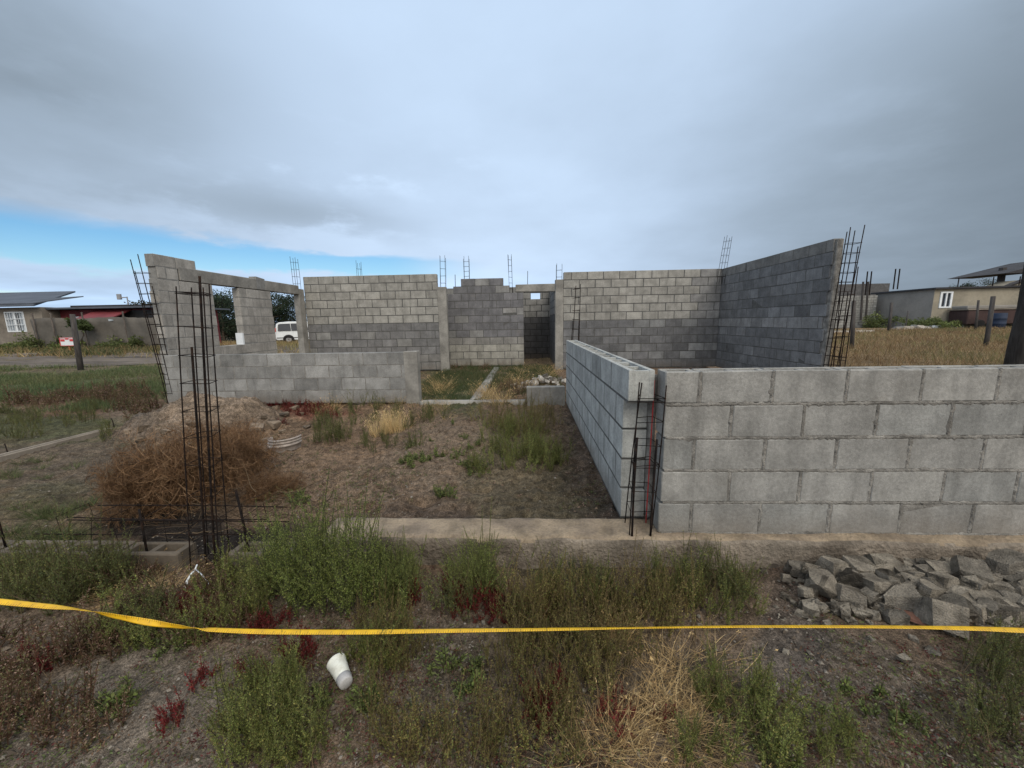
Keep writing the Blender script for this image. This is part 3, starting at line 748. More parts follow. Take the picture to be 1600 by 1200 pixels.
# ------------------------------------------------------------------ rebar
def bar_obj(p0, p1, r, parent, bend=.006, name='rebar', mat='rebar', n=5):
    mb = MB(); p0, p1 = Vector(p0), Vector(p1); k = 6
    a, b = rnd.uniform(-bend, bend), rnd.uniform(-bend, bend)
    mb.tube([p0.lerp(p1, i / k) + Vector((a, b, 0)) * sin(pi * i / k) for i in range(k + 1)], r, n)
    return mb.build(name, M[mat], parent, True)
def cage(label, bars, zs, r=.0055, rs=.0032, group=None, red=None, order=None, twist=.006, starters=()):
    """bars: list of (bottom, top); zs: stirrup heights"""
    base = sum((Vector(b[0]) for b in bars), Vector()) / len(bars)
    root = empty('rebar_cage', base); tag(root, label, 'rebar', group)
    rel = lambda p: Vector(p) - base
    for i, (a, b) in enumerate(bars): bar_obj(rel(a), rel(b), r, root, mat='redbar' if red == i else 'rebar')
    for a, b in starters: bar_obj(rel(a), rel(b), r * 1.8, root, name='starter_bar')
    order = order or range(len(bars))
    for z in zs:
        pts = []
        for i in order:
            a, b = Vector(bars[i][0]), Vector(bars[i][1]); t = (z - a.z) / (b.z - a.z); pts.append(a.lerp(b, min(1, max(0, t))) - base)
        c = sum(pts, Vector()) / len(pts); mb = MB(); tilt = rnd.uniform(-twist, twist)
        loop = []
        for p in pts:
            d = (p - c); d.z = 0; q = p + d.normalized() * (r + rs * .6); q.z = z - base.z + tilt * (1 if d.x > 0 else -1) + rnd.uniform(-.003, .003); loop.append(q)
        mb.tube(loop, rs, 5, closed=True); mb.build('stirrup', M['rebar'], root, True)
    return root
def sq(x, y, w, d, z0, z1, dx=0, dy=0, jit=.012, topj=.05):
    out = []
    for sx, sy in ((-1, -1), (1, -1), (1, 1), (-1, 1)):
        out.append(((x + sx * w / 2, y + sy * d / 2, z0), (x + sx * w / 2 + dx + rnd.uniform(-jit, jit), y + sy * d / 2 + dy + rnd.uniform(-jit, jit), z1 + rnd.uniform(-topj, topj))))
    return out
G_UP = 'rebar cages standing out of the wall tops'
# column at the front left
cage('tall thin rebar column standing in the left footing gap before the sand heap', [((-2.19, 2.16, -.1), (-2.02, 2.19, 1.735)), ((-2.0, 2.16, -.1), (-1.86, 2.19, 1.725)), ((-2.04, 2.30, -.1), (-1.93, 2.32, 1.76)), ((-2.19, 2.30, -.1), (-2.045, 2.32, 1.74))],
     [.07, .25, .46, .66, .84, 1.0, 1.17, 1.33, 1.50, 1.69, 1.70], r=.0038, rs=.0024, starters=[((-2.12, 2.2, -.1), (-1.99, 2.2, 1.385)), ((-2.06, 2.2, -.1), (-1.88, 2.2, 1.79))], twist=.01)
# flat cage lying over the left footing
hz = empty('footing_rebar_cage', (-2.4, 2.3, .2)); tag(hz, 'flat dark rebar cage lying along the left footing under the dry bush', 'rebar')
for yy, zz in ((2.20, .18), (2.38, .18), (2.20, .30), (2.38, .29)): bar_obj((-.85 if zz < .2 else -.6, yy - 2.3, zz - .2), (.75, yy - 2.3, zz - .2 + rnd.uniform(-.02, .02)), .004, hz, .02)
for k in range(8):
    mb = MB(); x = -.66 + k * .18 + rnd.uniform(-.03, .03); q = rnd.uniform(-.04, .04)
    mb.tube([(x, -.1, -.07), (x + q, -.1, .10), (x + q, .09, .10), (x, .09, -.07)], .0026, 5, closed=True); mb.build('stirrup', M['rebar'], hz, True)
G_ST = 'short rebar starters left of the rebar column'
for (x, y, z1, dx, lab) in ((-3.47, 2.2, .50, -.03, 'bent rebar starter standing in the left footing blocks at the picture edge'), (-2.49, 2.19, .36, .0, 'short rebar starter rising from the footing blocks in front of the dry bush'), (-1.83, 2.22, .47, -.03, 'short rebar starter between the rebar column and the big green bush')):
    mb = MB(); mb.tube([(x, y, -.05), (x + dx * .3, y, z1 * .5), (x + dx, y, z1)], .007, 6); tag(mb.build('rebar_starter', M['rebar'], None, True), lab, 'rebar', G_ST)
for (u, v, hgt, lab) in ((14, 712, .16, 'small rebar stub at the near end of the lot edge footing'), (179, 668, .13, 'small rebar stub beside the lot edge footing near the sand heap'), (236, 640, .2, 'small rebar stub stuck in the dark side of the sand heap')):
    x, y, z = [float(q) for q in pick(u, v)]
    mb = MB(); mb.tube([(x, y, z - .1), (x - .01, y, z + hgt * .5), (x - .035, y + .01, z + hgt)], .006, 6); tag(mb.build('rebar_stub', M['rebar'], None, True), lab, 'rebar')
# corner between front wall and divider
cage('rebar column with one red bar in the corner between the front wall and divider', [((.615, 2.225, .18), (.645, 2.235, 1.14)), ((.745, 2.225, .18), (.80, 2.235, 1.12)), ((.755, 2.36, .18), (.775, 2.37, 1.13)), ((.62, 2.36, .18), (.69, 2.34, 1.12))],
     [.34, .47, .62, .635, .76, .90, 1.02, 1.045], r=.004, rs=.0024, red=2, starters=[((.628, 2.215, .18), (.64, 2.22, .81)), ((.74, 2.215, .18), (.755, 2.22, .80))])
# far end of divider
cage('slender rebar ladder leaning over the far end of the divider', [((.66, 6.24, .2), (.76, 6.24, 2.04)), ((.80, 6.24, .2), (.83, 6.24, 2.07)), ((.80, 6.36, .2), (.83, 6.36, 1.5)), ((.67, 6.36, .2), (.73, 6.36, 1.5))], [.5, .8, 1.1, 1.36, 1.52, 1.66, 1.86, 2.0], r=.006, rs=.004)
# left wall near end
cage('leaning rebar column at the near end of the window wall', [((-6.30, 6.34, -.0), (-6.52, 6.30, 2.62)), ((-6.18, 6.34, -.0), (-6.38, 6.30, 2.70)), ((-6.24, 6.46, -.0), (-6.36, 6.44, 2.2)), ((-6.38, 6.46, -.0), (-6.58, 6.40, 2.45))], [.2 + .17 * k for k in range(14)], r=.007, rs=.004)
# right wall near end
cage('tall rebar column against the ragged end of the dark right wall', [((5.14, 6.80, .1), (5.28, 6.82, 2.93)), ((5.27, 6.80, .1), (5.50, 6.82, 2.96)), ((5.28, 6.93, .1), (5.45, 6.94, 2.9)), ((5.15, 6.93, .1), (5.31, 6.92, 2.88))], [.2 + .155 * k for k in range(17)], r=.0075, rs=.0042)
cage('shorter rebar column outside the ragged end of the dark right wall', [((5.33, 6.78, .1), (5.42, 6.8, 2.62)), ((5.42, 6.78, .1), (5.46, 6.8, 2.3)), ((5.42, 6.90, .1), (5.44, 6.92, 1.9)), ((5.33, 6.90, .1), (5.31, 6.92, 2.1))], [.35, .75, .8, 1.15, 1.5, 1.85], r=.0075, rs=.0042)
# standing out of the wall tops
for (x, y, z0, z1, w, d, dx, lab, st) in [
    (-6.40, 10.72, 2.45, 3.36, .13, .13, 0, 'rebar cage above the doorway pillar, at the left end of the rear left wall', 4),
    (-5.25, 12.2, 2.3, 3.42, .11, .11, 0, 'rebar cage rising far behind the rear left wall', 3),
    (-2.36, 10.94, 2.4, 3.33, .14, .10, .02, 'rebar cage on the concrete pillar beside the stepped wall', 4),
    (-1.82, 11.83, 2.7, 3.42, .15, .08, 0, 'rebar ladder on the left half of the stepped wall', 4),
    (-.50, 11.83, 2.3, 3.45, .09, .08, -.02, 'rebar ladder at the right step of the stepped wall', 6),
    (.87, 10.94, 2.5, 3.02, .15, .10, 0, 'short rebar cage on the concrete pillar right of the doorway', 2),
    (5.12, 10.72, 2.4, 3.62, .13, .13, .13, 'leaning rebar cage in the corner of the two right walls', 6)]:
    cage(lab, sq(x, y, w, d, z0, z1, dx), [z0 + .1 + (z1 - z0 - .15) * (k + .5) / st for k in range(st)], r=.005, rs=.0028, group=G_UP)
for (x, y, z0, z1, lab) in [(-2.18, 11.83, 2.4, 2.93, 'single rebar rod on the left step of the stepped wall'), (.0, 11.82, 2.5, 2.98, 'single rebar rod on the door header')]:
    mb = MB(); mb.tube([(x, y, z0), (x + .01, y, z1)], .009, 6); tag(mb.build('rebar_rod', M['rebar'], None, True), lab, 'rebar')
# ------------------------------------------------------------------ tape measure stretched across the front
def tape():
    ctl = [(-140, 925, 1.36, 14, 70), (0, 940, 1.38, 10.5, 62), (70, 947, 1.39, 9, 50), (128, 953, 1.395, 4, 12), (180, 963, 1.40, 9, -40), (230, 972, 1.40, 14, -75), (275, 978.5, 1.40, 7, -35), (305, 981.5, 1.40, 3.5, -5), (335, 984, 1.40, 9, 40), (420, 987, 1.40, 9.5, 50), (560, 987.5, 1.40, 9, 45), (700, 985.5, 1.40, 8, 35), (850, 983.5, 1.40, 6, 25), (1000, 981, 1.40, 4, 12), (1150, 979, 1.40, 5, 18), (1300, 979, 1.39, 5.5, 22), (1420, 980, 1.385, 5.8, 24), (1520, 982, 1.38, 7, 35), (1600, 985, 1.37, 8, 42), (1760, 990, 1.36, 9, 45)]
    pts = [at(u, v, Y) for u, v, Y, *_ in ctl]; ang = [c[4] for c in ctl]
    P = []; A = []
    for i in range(len(pts) - 1):
        p0, p1, p2, p3 = pts[max(0, i - 1)], pts[i], pts[i + 1], pts[min(len(pts) - 1, i + 2)]
        for k in range(16):
            t = k / 16
            P.append(.5 * ((2 * p1) + (-p0 + p2) * t + (2 * p0 - 5 * p1 + 4 * p2 - p3) * t * t + (-p0 + 3 * p1 - 3 * p2 + p3) * t ** 3)); s = t * t * (3 - 2 * t); A.append(ang[i] * (1 - s) + ang[i + 1] * s)
    mb = MB(); mb.uv = []; wd = .0245; th = .0011; L = 0; K = 6
    n = len(P)
    for i in range(n):
        d = (P[min(n - 1, i + 1)] - P[max(0, i - 1)]).normalized()
        if i: L += (P[i] - P[i - 1]).length
        side = d.cross(Vector((0, 0, 1))).normalized() * -1        # away from the camera
        up = side.cross(d) * 1
        if up.z < 0: up = -up
        # angle of the face: 0 lies flat along the line of sight, 90 faces it
        view = (P[i] - Vector((0, 0, CZ))).normalized(); view = (view - d * view.dot(d)).normalized(); nrm = d.cross(view); 
        if nrm.z < 0: nrm = -nrm
        a = radians(A[i]); wv = view * cos(a) + nrm * sin(a); tv = d.cross(wv)
        for s, off in ((0, th), (1, -th)):
            for k in range(K + 1):
                q = k / K - .5; bow = (.25 - q * q) * .006
                mb.v.append(tuple(P[i] + wv * (q * wd) + tv * (bow + off * .5))); mb.c.append((.5,) * 3); mb.uv.append((L, q + .5))
    R = 2 * (K + 1)
    for i in range(n - 1):
        for k in range(K):
            mb.f.append((i * R + k, i * R + k + 1, (i + 1) * R + k + 1, (i + 1) * R + k)); b = K + 1
            mb.f.append((i * R + b + k + 1, i * R + b + k, (i + 1) * R + b + k, (i + 1) * R + b + k + 1))
        for k in (0, K): mb.f.append((i * R + k, (i + 1) * R + k, (i + 1) * R + K + 1 + k, i * R + K + 1 + k))
    mb.mi = [0] * len(mb.f)
    o = mb.build('tape_measure', M['tape'], None, True); tag(o, 'long yellow measuring tape stretched with a twist across the weeds in front', 'tape measure')
tape()

def frame_from(p0, p1):
    z = (p1 - p0).normalized(); x = z.orthogonal().normalized(); y = z.cross(x); return lambda a, b, c: tuple(p0 + x * a + y * b + z * c)
# white cup in the weeds
_p0 = at(541, 1068, 1.335); _p1 = at(525.5, 1034, 1.43); _L = (_p1 - _p0).length
_x = frame_from(_p0, _p1)
mb = MB(); mb.lathe([(.0, .004), (.026, .004), (.028, .0), (.034, .002), (.037, .012), (.0415, _L * .45), (.0475, _L * .8), (.050, _L * .93), (.0525, _L * .95), (.0525, _L * .99), (.049, _L), (.046, _L * .985), (.036, .03), (0, .028)], 40, xf=lambda a, b, c: _x(a * .76, b * .76, c))
cup = mb.build('foam_cup', M['white'], None, True); tag(cup, 'white foam cup lying on its side among the weeds in front of the yellow tape', 'cup')
mb = MB(); mb.lathe([(.0, -.0005), (.031, -.0015), (.0352, .002), (.0378, .012), (.040, .034), (.0392, .0345)], 40, xf=lambda a, b, c: _x(a * .76, b * .76, c)); mb.build('cup_base', M['cup_shade'], cup, True)  # base cap carries the painted shade of the cup's lower end
# half buried bucket rim
cx, cy, cz = [float(q) for q in pick(437, 703)]
ct = cos(radians(-3)); stt = sin(radians(-3))
mb = MB(); R0 = .165
prof = [(R0 + .010, -.06), (R0 + .013, .0), (R0 + .026, .004), (R0 + .026, .024), (R0 + .012, .028), (R0 + .012, .044), (R0 + .024, .047), (R0 + .024, .055), (R0 + .012, .058), (R0 + .014, .078), (R0 + .024, .081), (R0 + .024, .092), (R0 + .01, .096), (R0 + .004, .09), (R0 + .002, .0), (R0, -.06)]
mb.lathe(prof, 40, arc=pi * 1.12, xf=lambda a, b, c: ((a * cos(3.05) - b * sin(3.05)) * ct - c * stt, a * sin(3.05) + b * cos(3.05), (a * cos(3.05) - b * sin(3.05)) * -stt + c * ct - .005 + .05 * (a * sin(3.05) + b * cos(3.05) < -.1) * 0))
o = mb.build('bucket_rim', M['dirtywhite'], None, True); o.location = (cx, cy + .12, cz + .055); tag(o, 'broken white bucket rim with ribs, half sunk in the soil beside the sand heap', 'bucket')
# plastic strap by the rebar column
mb = MB(); pp = [at(291, 922, 1.93), at(292, 908, 1.95), at(298, 898, 1.98), at(305, 890, 2.0), at(308, 882, 2.02)]
mb.tube(pp, .007, 6, r2=.004); mb.tube([at(305, 889.5, 2.0), at(312, 895, 1.97), at(320, 903, 1.93), at(326, 913, 1.9)], .003, 5)
tag(mb.build('plastic_strap', M['whitepaint'], None, True), 'thin white plastic strap bent over in the gap below the rebar column', 'strap')

# ------------------------------------------------------------------ stones
def rock_mesh(name, w, d, h, seed, mat='stone', n=13, ch=.028):
    r = random.Random(seed); bm = bmesh.new()
    for i in range(8): bm.verts.new(((1 if i & 1 else -1) * r.uniform(.62, 1.05), (1 if i & 2 else -1) * r.uniform(.62, 1.05), (1 if i & 4 else -1) * r.uniform(.62, 1.0)))
    bmesh.ops.convex_hull(bm, input=bm.verts)
    for _ in range(3 + n % 4):
        nr = Vector((r.gauss(0, 1), r.gauss(0, 1), r.gauss(0, 1))).normalized()
        bmesh.ops.bisect_plane(bm, geom=list(bm.verts) + list(bm.edges) + list(bm.faces), plane_co=nr * r.uniform(.62, .95), plane_no=nr, clear_outer=True)
        res = bmesh.ops.convex_hull(bm, input=bm.verts); bmesh.ops.delete(bm, geom=[v for v in bm.verts if not v.link_faces], context='VERTS')
    bmesh.ops.scale(bm, vec=(w / 2, d / 2, h / 2), verts=bm.verts)
    bmesh.ops.convex_hull(bm, input=bm.verts)
    bmesh.ops.delete(bm, geom=[v for v in bm.verts if not v.link_faces], context='VERTS')
    bmesh.ops.dissolve_limit(bm, angle_limit=.32, verts=bm.verts, edges=bm.edges)
    bmesh.ops.bevel(bm, geom=list(bm.edges), offset=min(w, d, h) * ch, segments=2, affect='EDGES', profile=.6, clamp_overlap=True)
    bmesh.ops.triangulate(bm, faces=bm.faces)
    me = bpy.data.meshes.new(name); bm.to_mesh(me); bm.free(); me.materials.append(M[mat]); return me
zo = lambda zx, zy: (1160 + zx / 3.636, 800 + zy / 3.636)
ROCKS = [(270,320,100,70),(275,275,60,35),(200,300,40,35),(85,322,50,30),(245,395,50,45),(370,350,90,60),(440,420,165,150),(500,325,150,110),(520,365,50,60),(385,535,110,60),(620,400,150,100),(680,345,170,100),(780,325,155,110),(830,405,140,80),(620,485,160,115),(715,490,70,100),(750,445,120,90),(550,520,90,60),(920,385,120,70),(990,330,90,50),(1030,385,100,80),(905,495,165,130),(1050,470,130,80),(1110,370,120,80),(1130,430,110,90),(1270,365,175,145),(1160,310,70,60),(1365,335,100,70),(1480,330,200,140),(1150,580,210,140),(1230,540,150,100),(1250,440,100,60),(1350,500,150,90),(1330,555,110,80),(1390,400,90,80),(1500,490,130,100),(1480,580,150,80),(1540,560,120,90),(1450,620,130,60),(1590,460,60,90),(1520,420,100,70),(1580,590,70,80),(1030,560,110,70),(690,560,90,40),(770,530,60,50),
  (880,440,110,70),(960,430,110,60),(1190,480,120,90),(1300,450,110,70),(1420,450,110,80),(1080,530,90,60),(1440,520,110,80),(560,440,80,60),(450,370,90,60),(840,540,80,50),(700,420,90,70),(960,560,60,50),(1640,540,130,110),(1660,400,160,120),(1700,480,150,110),(1650,330,120,80),(1690,600,140,90),(1760,540,140,110)]
_r = random.Random(21); ROCKS += [(_r.uniform(330, 1640), _r.uniform(320, 590), _r.uniform(50, 110), _r.uniform(40, 80)) for _ in range(120)]
G_R = 'grey broken stones heaped along the front footing'
SPECIAL = {6: 'big two lobed grey stone near the loose left end of the stone heap', 21: 'dark angular stone with a flat pale top above the reddish board', 29: 'largest flat grey slab at the lower edge of the stone heap', 28: 'large dark stone at the back of the heap near the picture edge', 25: 'large squarish pale stone on top of the right part of the heap'}
for i, (zx, zy, w, h) in enumerate(ROCKS):
    u, v = zo(zx, zy + h * .38); x, y, z = [float(q) for q in pick(u, v)]
    y = min(y, 2.12 - h * .0006)
    s = hypot(x, y + .0) / 600 / 3.636 * hypot(1, .55) * (.78 if x < 2.3 else .62)
    W_, H_ = w * s, h * s
    o = link('broken_stone', rock_mesh('broken_stone', W_, (W_ + H_) * .42, H_, 100 + i, 'stoneb' if (i * 7) % 5 == 0 or i in (13, 28) else 'stone', 16 + i % 7))
    o.location = (x, y, z + H_ * .30 + (.03 if zy < 480 else 0)); o.rotation_euler = (rnd.uniform(-.35, .35), rnd.uniform(-.3, .3), rnd.uniform(-.5, .5))
    if i in SPECIAL: tag(o, SPECIAL[i], 'stone')
    else: tag(o, 'grey angular broken stone in the heap along the front footing', 'stone', G_R)
G_S = 'small loose stones scattered on the soil'
for i in range(130):
    if i < 90: u, v = rnd.gauss(1380, 130), rnd.gauss(940, 35)
    else: u, v = rnd.uniform(620, 1500), rnd.uniform(880, 1190)
    x, y, z = [float(q) for q in pick(u, v)]
    if y > 2.1: continue
    s = rnd.uniform(.015, .045) * (1.1 if i < 90 else .6)
    o = link('loose_stone', rock_mesh('loose_stone', s * 1.3, s, s * .7, 400 + i)); o.location = (x, y, z + s * .15); o.rotation_euler = (0, 0, rnd.uniform(0, 6)); tag(o, 'small grey loose stone lying on the bare soil in front of the footing', 'stone', G_S)
# reddish board in front of the stones
a, b = Vector([float(q) for q in pick(1382, 953)]), Vector([float(q) for q in pick(1445, 974)])
mid = (a + b) / 2; mb = MB(); L = (b - a).length
mb.cbox(-L / 2, L / 2, -.035, .035, 0, .02, .003, (.5,) * 3, 0, None, .006); o = mb.build('wooden_board', M['redwood']); o.location = mid + Vector((0, 0, .012)); o.rotation_euler = (radians(14), radians(3), atan2(b.y - a.y, b.x - a.x)); tag(o, 'reddish brown board lying at the lower edge of the broken stones', 'board')
# clods on the heap
G_C = 'dark crusted clods around the sand heap'
for i, (u, v, s) in enumerate([(402, 672, .26), (375, 646, .2), (352, 655, .13), (430, 640, .22), (445, 652, .16), (262, 676, .14), (250, 672, .10), (238, 679, .08), (300, 655, .2), (385, 625, .15), (410, 655, .12), (440, 668, .12), (420, 630, .2), (460, 640, .16), (365, 668, .1), (275, 634, .09), (228, 668, .2), (340, 662, .2), (318, 668, 0.16), (290, 676, 0.12), (350, 676, 0.14), (376, 668, 0.16), (390, 690, 0.10), (415, 690, 0.12), (455, 628, 0.15), (472, 648, 0.12), (398, 632, 0.18), (368, 632, 0.16), (342, 640, 0.12), (246, 655, 0.20), (222, 688, 0.16), (205, 676, 0.14), (268, 655, 0.16), (480, 668, 0.10), (430, 672, 0.20), (388, 660, 0.20), (330, 690, 0.12), (410, 640, 0.14)]):
    x, y, z = [float(q) for q in pick(u, v)]; k = 1.0
    me = rock_mesh('soil_clod', s, s * .8, s * .5, 700 + i, 'heap'); o = link('soil_clod', me); o.location = (x, y, z + s * .08); o.rotation_euler = (rnd.uniform(-.3, .3), rnd.uniform(-.3, .3), rnd.uniform(0, 6)); tag(o, 'flat angular clod of dried mortar and soil beside the sand heap', 'clod', G_C)
# white rubble by the stub wall
M['rubble'] = mat_noise('white_rubble', (.36, .34, .31), .95, .25, 9, .6, .01, second=(.30, .28, .25))
G_W = 'white rubble chunks piled beyond the stub wall'
for i in range(64):
    t = rnd.random(); x = .36 + rnd.gauss(0, .36); y = 8.0 + rnd.gauss(0, .34)
    if not -.6 < x < 1.3: continue
    z = float(hg(x, y)) + .13 * math.exp(-((x - .4) / .5) ** 2 - ((y - 8.1) / .45) ** 2)
    s = rnd.uniform(.05, .14)
    o = link('rubble_chunk', rock_mesh('rubble_chunk', s * 1.2, s, s * .75, 900 + i, 'stoneb' if .35 < x < .75 and rnd.random() < .5 else 'rubble')); o.location = (x, y, z + s * .15); o.rotation_euler = (rnd.uniform(-.5, .5), rnd.uniform(-.5, .5), rnd.uniform(0, 6)); tag(o, 'whitish chunk of broken concrete in the rubble pile beyond the stub wall', 'rubble', G_W)
# ------------------------------------------------------------------ far surroundings
gz_ = lambda x, y: float(hg(np.array(x), np.array(y)))
# left house
YH = 20.0; zb = gz_(-27, YH) - .1
root = empty('plastered_house', (-28.6, YH, zb)); tag(root, 'grey plastered house with a white barred window and a sheet metal roof, far left', 'house')
def part(name, mat, parent, boxes, off, ch=None):
    mb = MB()
    for b in boxes:
        b = [b[0] - off[0], b[1] - off[0], b[2] - off[1], b[3] - off[1], b[4] - off[2], b[5] - off[2]]
        if ch: mb.cbox(*b, ch)
        else: mb.box(*b)
    return mb.build(name, M[mat], parent)
O = (-28.6, YH, zb)
# wall with a window hole
part('wall', 'plaster', root, [(-40, -28.33, YH, YH + 6, zb, 1.45), (-40, -28.33, YH, YH + 6, 2.48, 2.72), (-40, -28.33, YH + .25, YH + 6, 1.45, 2.48), (-28.33, -27.22, YH, YH + 6, zb, 1.45), (-28.33, -27.22, YH, YH + 6, 2.48, 2.72), (-27.22, -26.2, YH, YH + 6, zb, 2.72), (-33, -28.33, YH, YH + .24, 1.45, 2.48)], O)
wn = part('window', 'whitepaint', root, [(-28.33, -27.22, YH - .02, YH + .04, 1.42, 1.48), (-28.33, -27.22, YH - .02, YH + .04, 2.44, 2.5), (-28.33, -28.28, YH - .02, YH + .04, 1.48, 2.44), (-27.27, -27.22, YH - .02, YH + .04, 1.48, 2.44), (-27.83, -27.72, YH - .02, YH + .04, 1.48, 2.44)] + [(-28.28 + .14 * k, -28.26 + .14 * k, YH - .035, YH - .022, 1.48, 2.44) for k in range(1, 8)] + [(-28.28, -27.27, YH - .06, YH - .036, z, z + .03) for z in (1.78, 2.1)], O)
part('pane', 'glass', wn, [(-28.28, -27.27, YH + .06, YH + .08, 1.45, 2.48)], O); part('curtain', 'curtain', wn, [(-28.28, -27.95, YH + .04, YH + .058, 1.45, 2.48), (-27.6, -27.27, YH + .04, YH + .058, 1.45, 2.48)], O)
mb = MB(); q = [(-41, YH - .45, 2.74), (-25.95, YH - .45, 2.74), (-31.5, YH + 6.2, 4.05), (-41, YH + 6.2, 4.05)]; vv = [(a - O[0], b - O[1], c - O[2]) for a, b, c in q]; mb.add(vv + [(a, b, c + .09) for a, b, c in vv], [(3, 2, 1, 0), (4, 5, 6, 7), (0, 1, 5, 4), (1, 2, 6, 5), (2, 3, 7, 6), (3, 0, 4, 7)]); mb.build('roof', M['roofmetal'], root)
mb = MB(); q = [(-29.5, YH - .3, 2.88), (-26.2, YH - .3, 2.88), (-25.3, YH + 1.4, 3.32), (-28.9, YH + 1.4, 3.2)]; vv = [(a - O[0], b - O[1], c - O[2]) for a, b, c in q]; mb.add(vv + [(a, b, c + .05) for a, b, c in vv], [(3, 2, 1, 0), (4, 5, 6, 7), (0, 1, 5, 4), (1, 2, 6, 5), (2, 3, 7, 6), (3, 0, 4, 7)]); mb.build('loose_roof_sheet', M['roofmetal'], root)
# red shed beside it
O2 = (-23.5, 21, zb)
rs = empty('red_shed', O2); tag(rs, 'low dark red shed with a flat roof and a red awning behind the cloth fence', 'shed')
part('wall', 'redpaint', rs, [(-26.15, -20.5, 20.8, 25, zb, 2.58)], O2)
part('roof', 'roofmetal', rs, [(-26.6, -19.9, 20.2, 25.4, 2.60, 2.69)], O2); part('roof_sheet', 'roofdark', rs, [(-25.6, -22.2, 20.9, 24, 2.70, 2.82)], O2)
part('dark_opening', 'trim', rs, [(-22.6, -20.52, 20.72, 20.79, 1.6, 2.5)], O2)
wf = part('window', 'whitepaint', rs, [(-25.2, -23.9, 20.74, 20.79, 1.1, 2.2)], O2); part('pane', 'glass', wf, [(-25.1, -24.55, 20.71, 20.738, 1.75, 2.1), (-24.45, -24.0, 20.71, 20.738, 1.75, 2.1)], O2)
mb = MB(); mb.prism([(20.78, 2.56), (19.5, 2.02), (19.5, 1.97), (20.78, 2.50)], -23.9, -21.9, xf=lambda a, y, z: (y - O2[0], a - O2[1], z - O2[2])); mb.build('awning', M['redsheet'], rs)
mb = MB(); mb.box(-23.7 - O2[0], -21.5 - O2[0], 19.28 - O2[1], 19.44 - O2[1], 1.9 - O2[2], 1.99 - O2[2]); mb.build('awning_edge', M['curtain'], rs)
mb = MB(); mb.tube([(1.2, 0, 2.6 - zb), (1.2, 0, 3.25 - zb)], .03, 6); mb.tube([(.75, 0, 3.2 - zb), (1.2, 0, 3.22 - zb)], .03, 6); mb.box(.65, .85, -.05, .05, 3.1 - zb, 3.4 - zb); mb.build('antenna', M['rim'], rs)
# cloth fence
O3 = (-21, 19.3, zb); cf = empty('cloth_fence', O3); tag(cf, 'long brownish grey cloth fence on thin posts in front of the red shed', 'fence')
V = []; Q = []
xs = np.linspace(-25.9, -17.6, 90)
for i, x in enumerate(xs):
    for j in range(7):
        V.append((x - O3[0], .08 * sin(x * 2.3) + .05 * sin(x * 6.1 + j) * j / 6, (gz_(x, 19.3) + .02 + (1.62 + .03 * sin(x * 1.7)) * j / 6) - O3[2]))
Q = [(i * 7 + j, i * 7 + j + 1, (i + 1) * 7 + j + 1, (i + 1) * 7 + j) for i in range(89) for j in range(6)]
me = npmesh('fence_cloth', np.array(V), np.array(Q), np.ones((len(V), 3)) * .5, M['mesh'], True); o = link('fence_cloth', me, (0, 0, 0), cf); md = o.modifiers.new('s', 'SOLIDIFY'); md.thickness = .012
for x in (-25.6, -24.6, -22.9, -20.7, -18.3):
    mb = MB(); mb.tube([(x - O3[0], -.16, -.2), (x - O3[0], -.16, 2.05)], .035, 6); mb.build('post', M['post'], cf)
# leaning post and sign
mb = MB(); x, y, z = [float(q) for q in pick(126, 577)]; tp = at(113, 491, y + .1)
mb.tube([(x, y, z - .2), (x * .5 + tp.x * .5, y + .05, (z + tp.z) / 2), tp], .08, 8, r2=.065); tag(mb.build('leaning_post', M['wood'], None, True), 'dark leaning wooden post at the near side of the dirt road on the left', 'post')
sg = empty('small_sign', (0, 0, 0)); x, y, z = [float(q) for q in pick(110, 553)]; y = min(y, 18.3); pb = at(110, 553, y); c = at(107.5, 534, y); sg.location = pb; tag(sg, 'small white sign with red marks on an orange stake beside the road', 'sign')
mb = MB(); mb.tube([(0, 0, -.3), (0, .02, c.z - pb.z)], .035, 6); mb.build('stake', M['orange'], sg)
dx = c.x - pb.x; dzz = c.z - pb.z
mb = MB(); mb.cbox(dx - .36, dx + .36, -.05, -.01, dzz - .19, dzz + .19, .01); bd = mb.build('board', M['whitepaint'], sg)
mb = MB()
for (a, b, zz0, zz1) in ((-.31, -.12, .02, .12), (.12, .31, .02, .12), (-.08, .08, .10, .15), (-.36, .36, -.185, -.16), (-.36, .36, .16, .185), (-.36, -.335, -.16, .16), (.335, .36, -.16, .16)): mb.box(dx + a, dx + b, -.062, -.052, dzz + zz0, dzz + zz1)
mb.build('red_marks', M['signred'], bd)

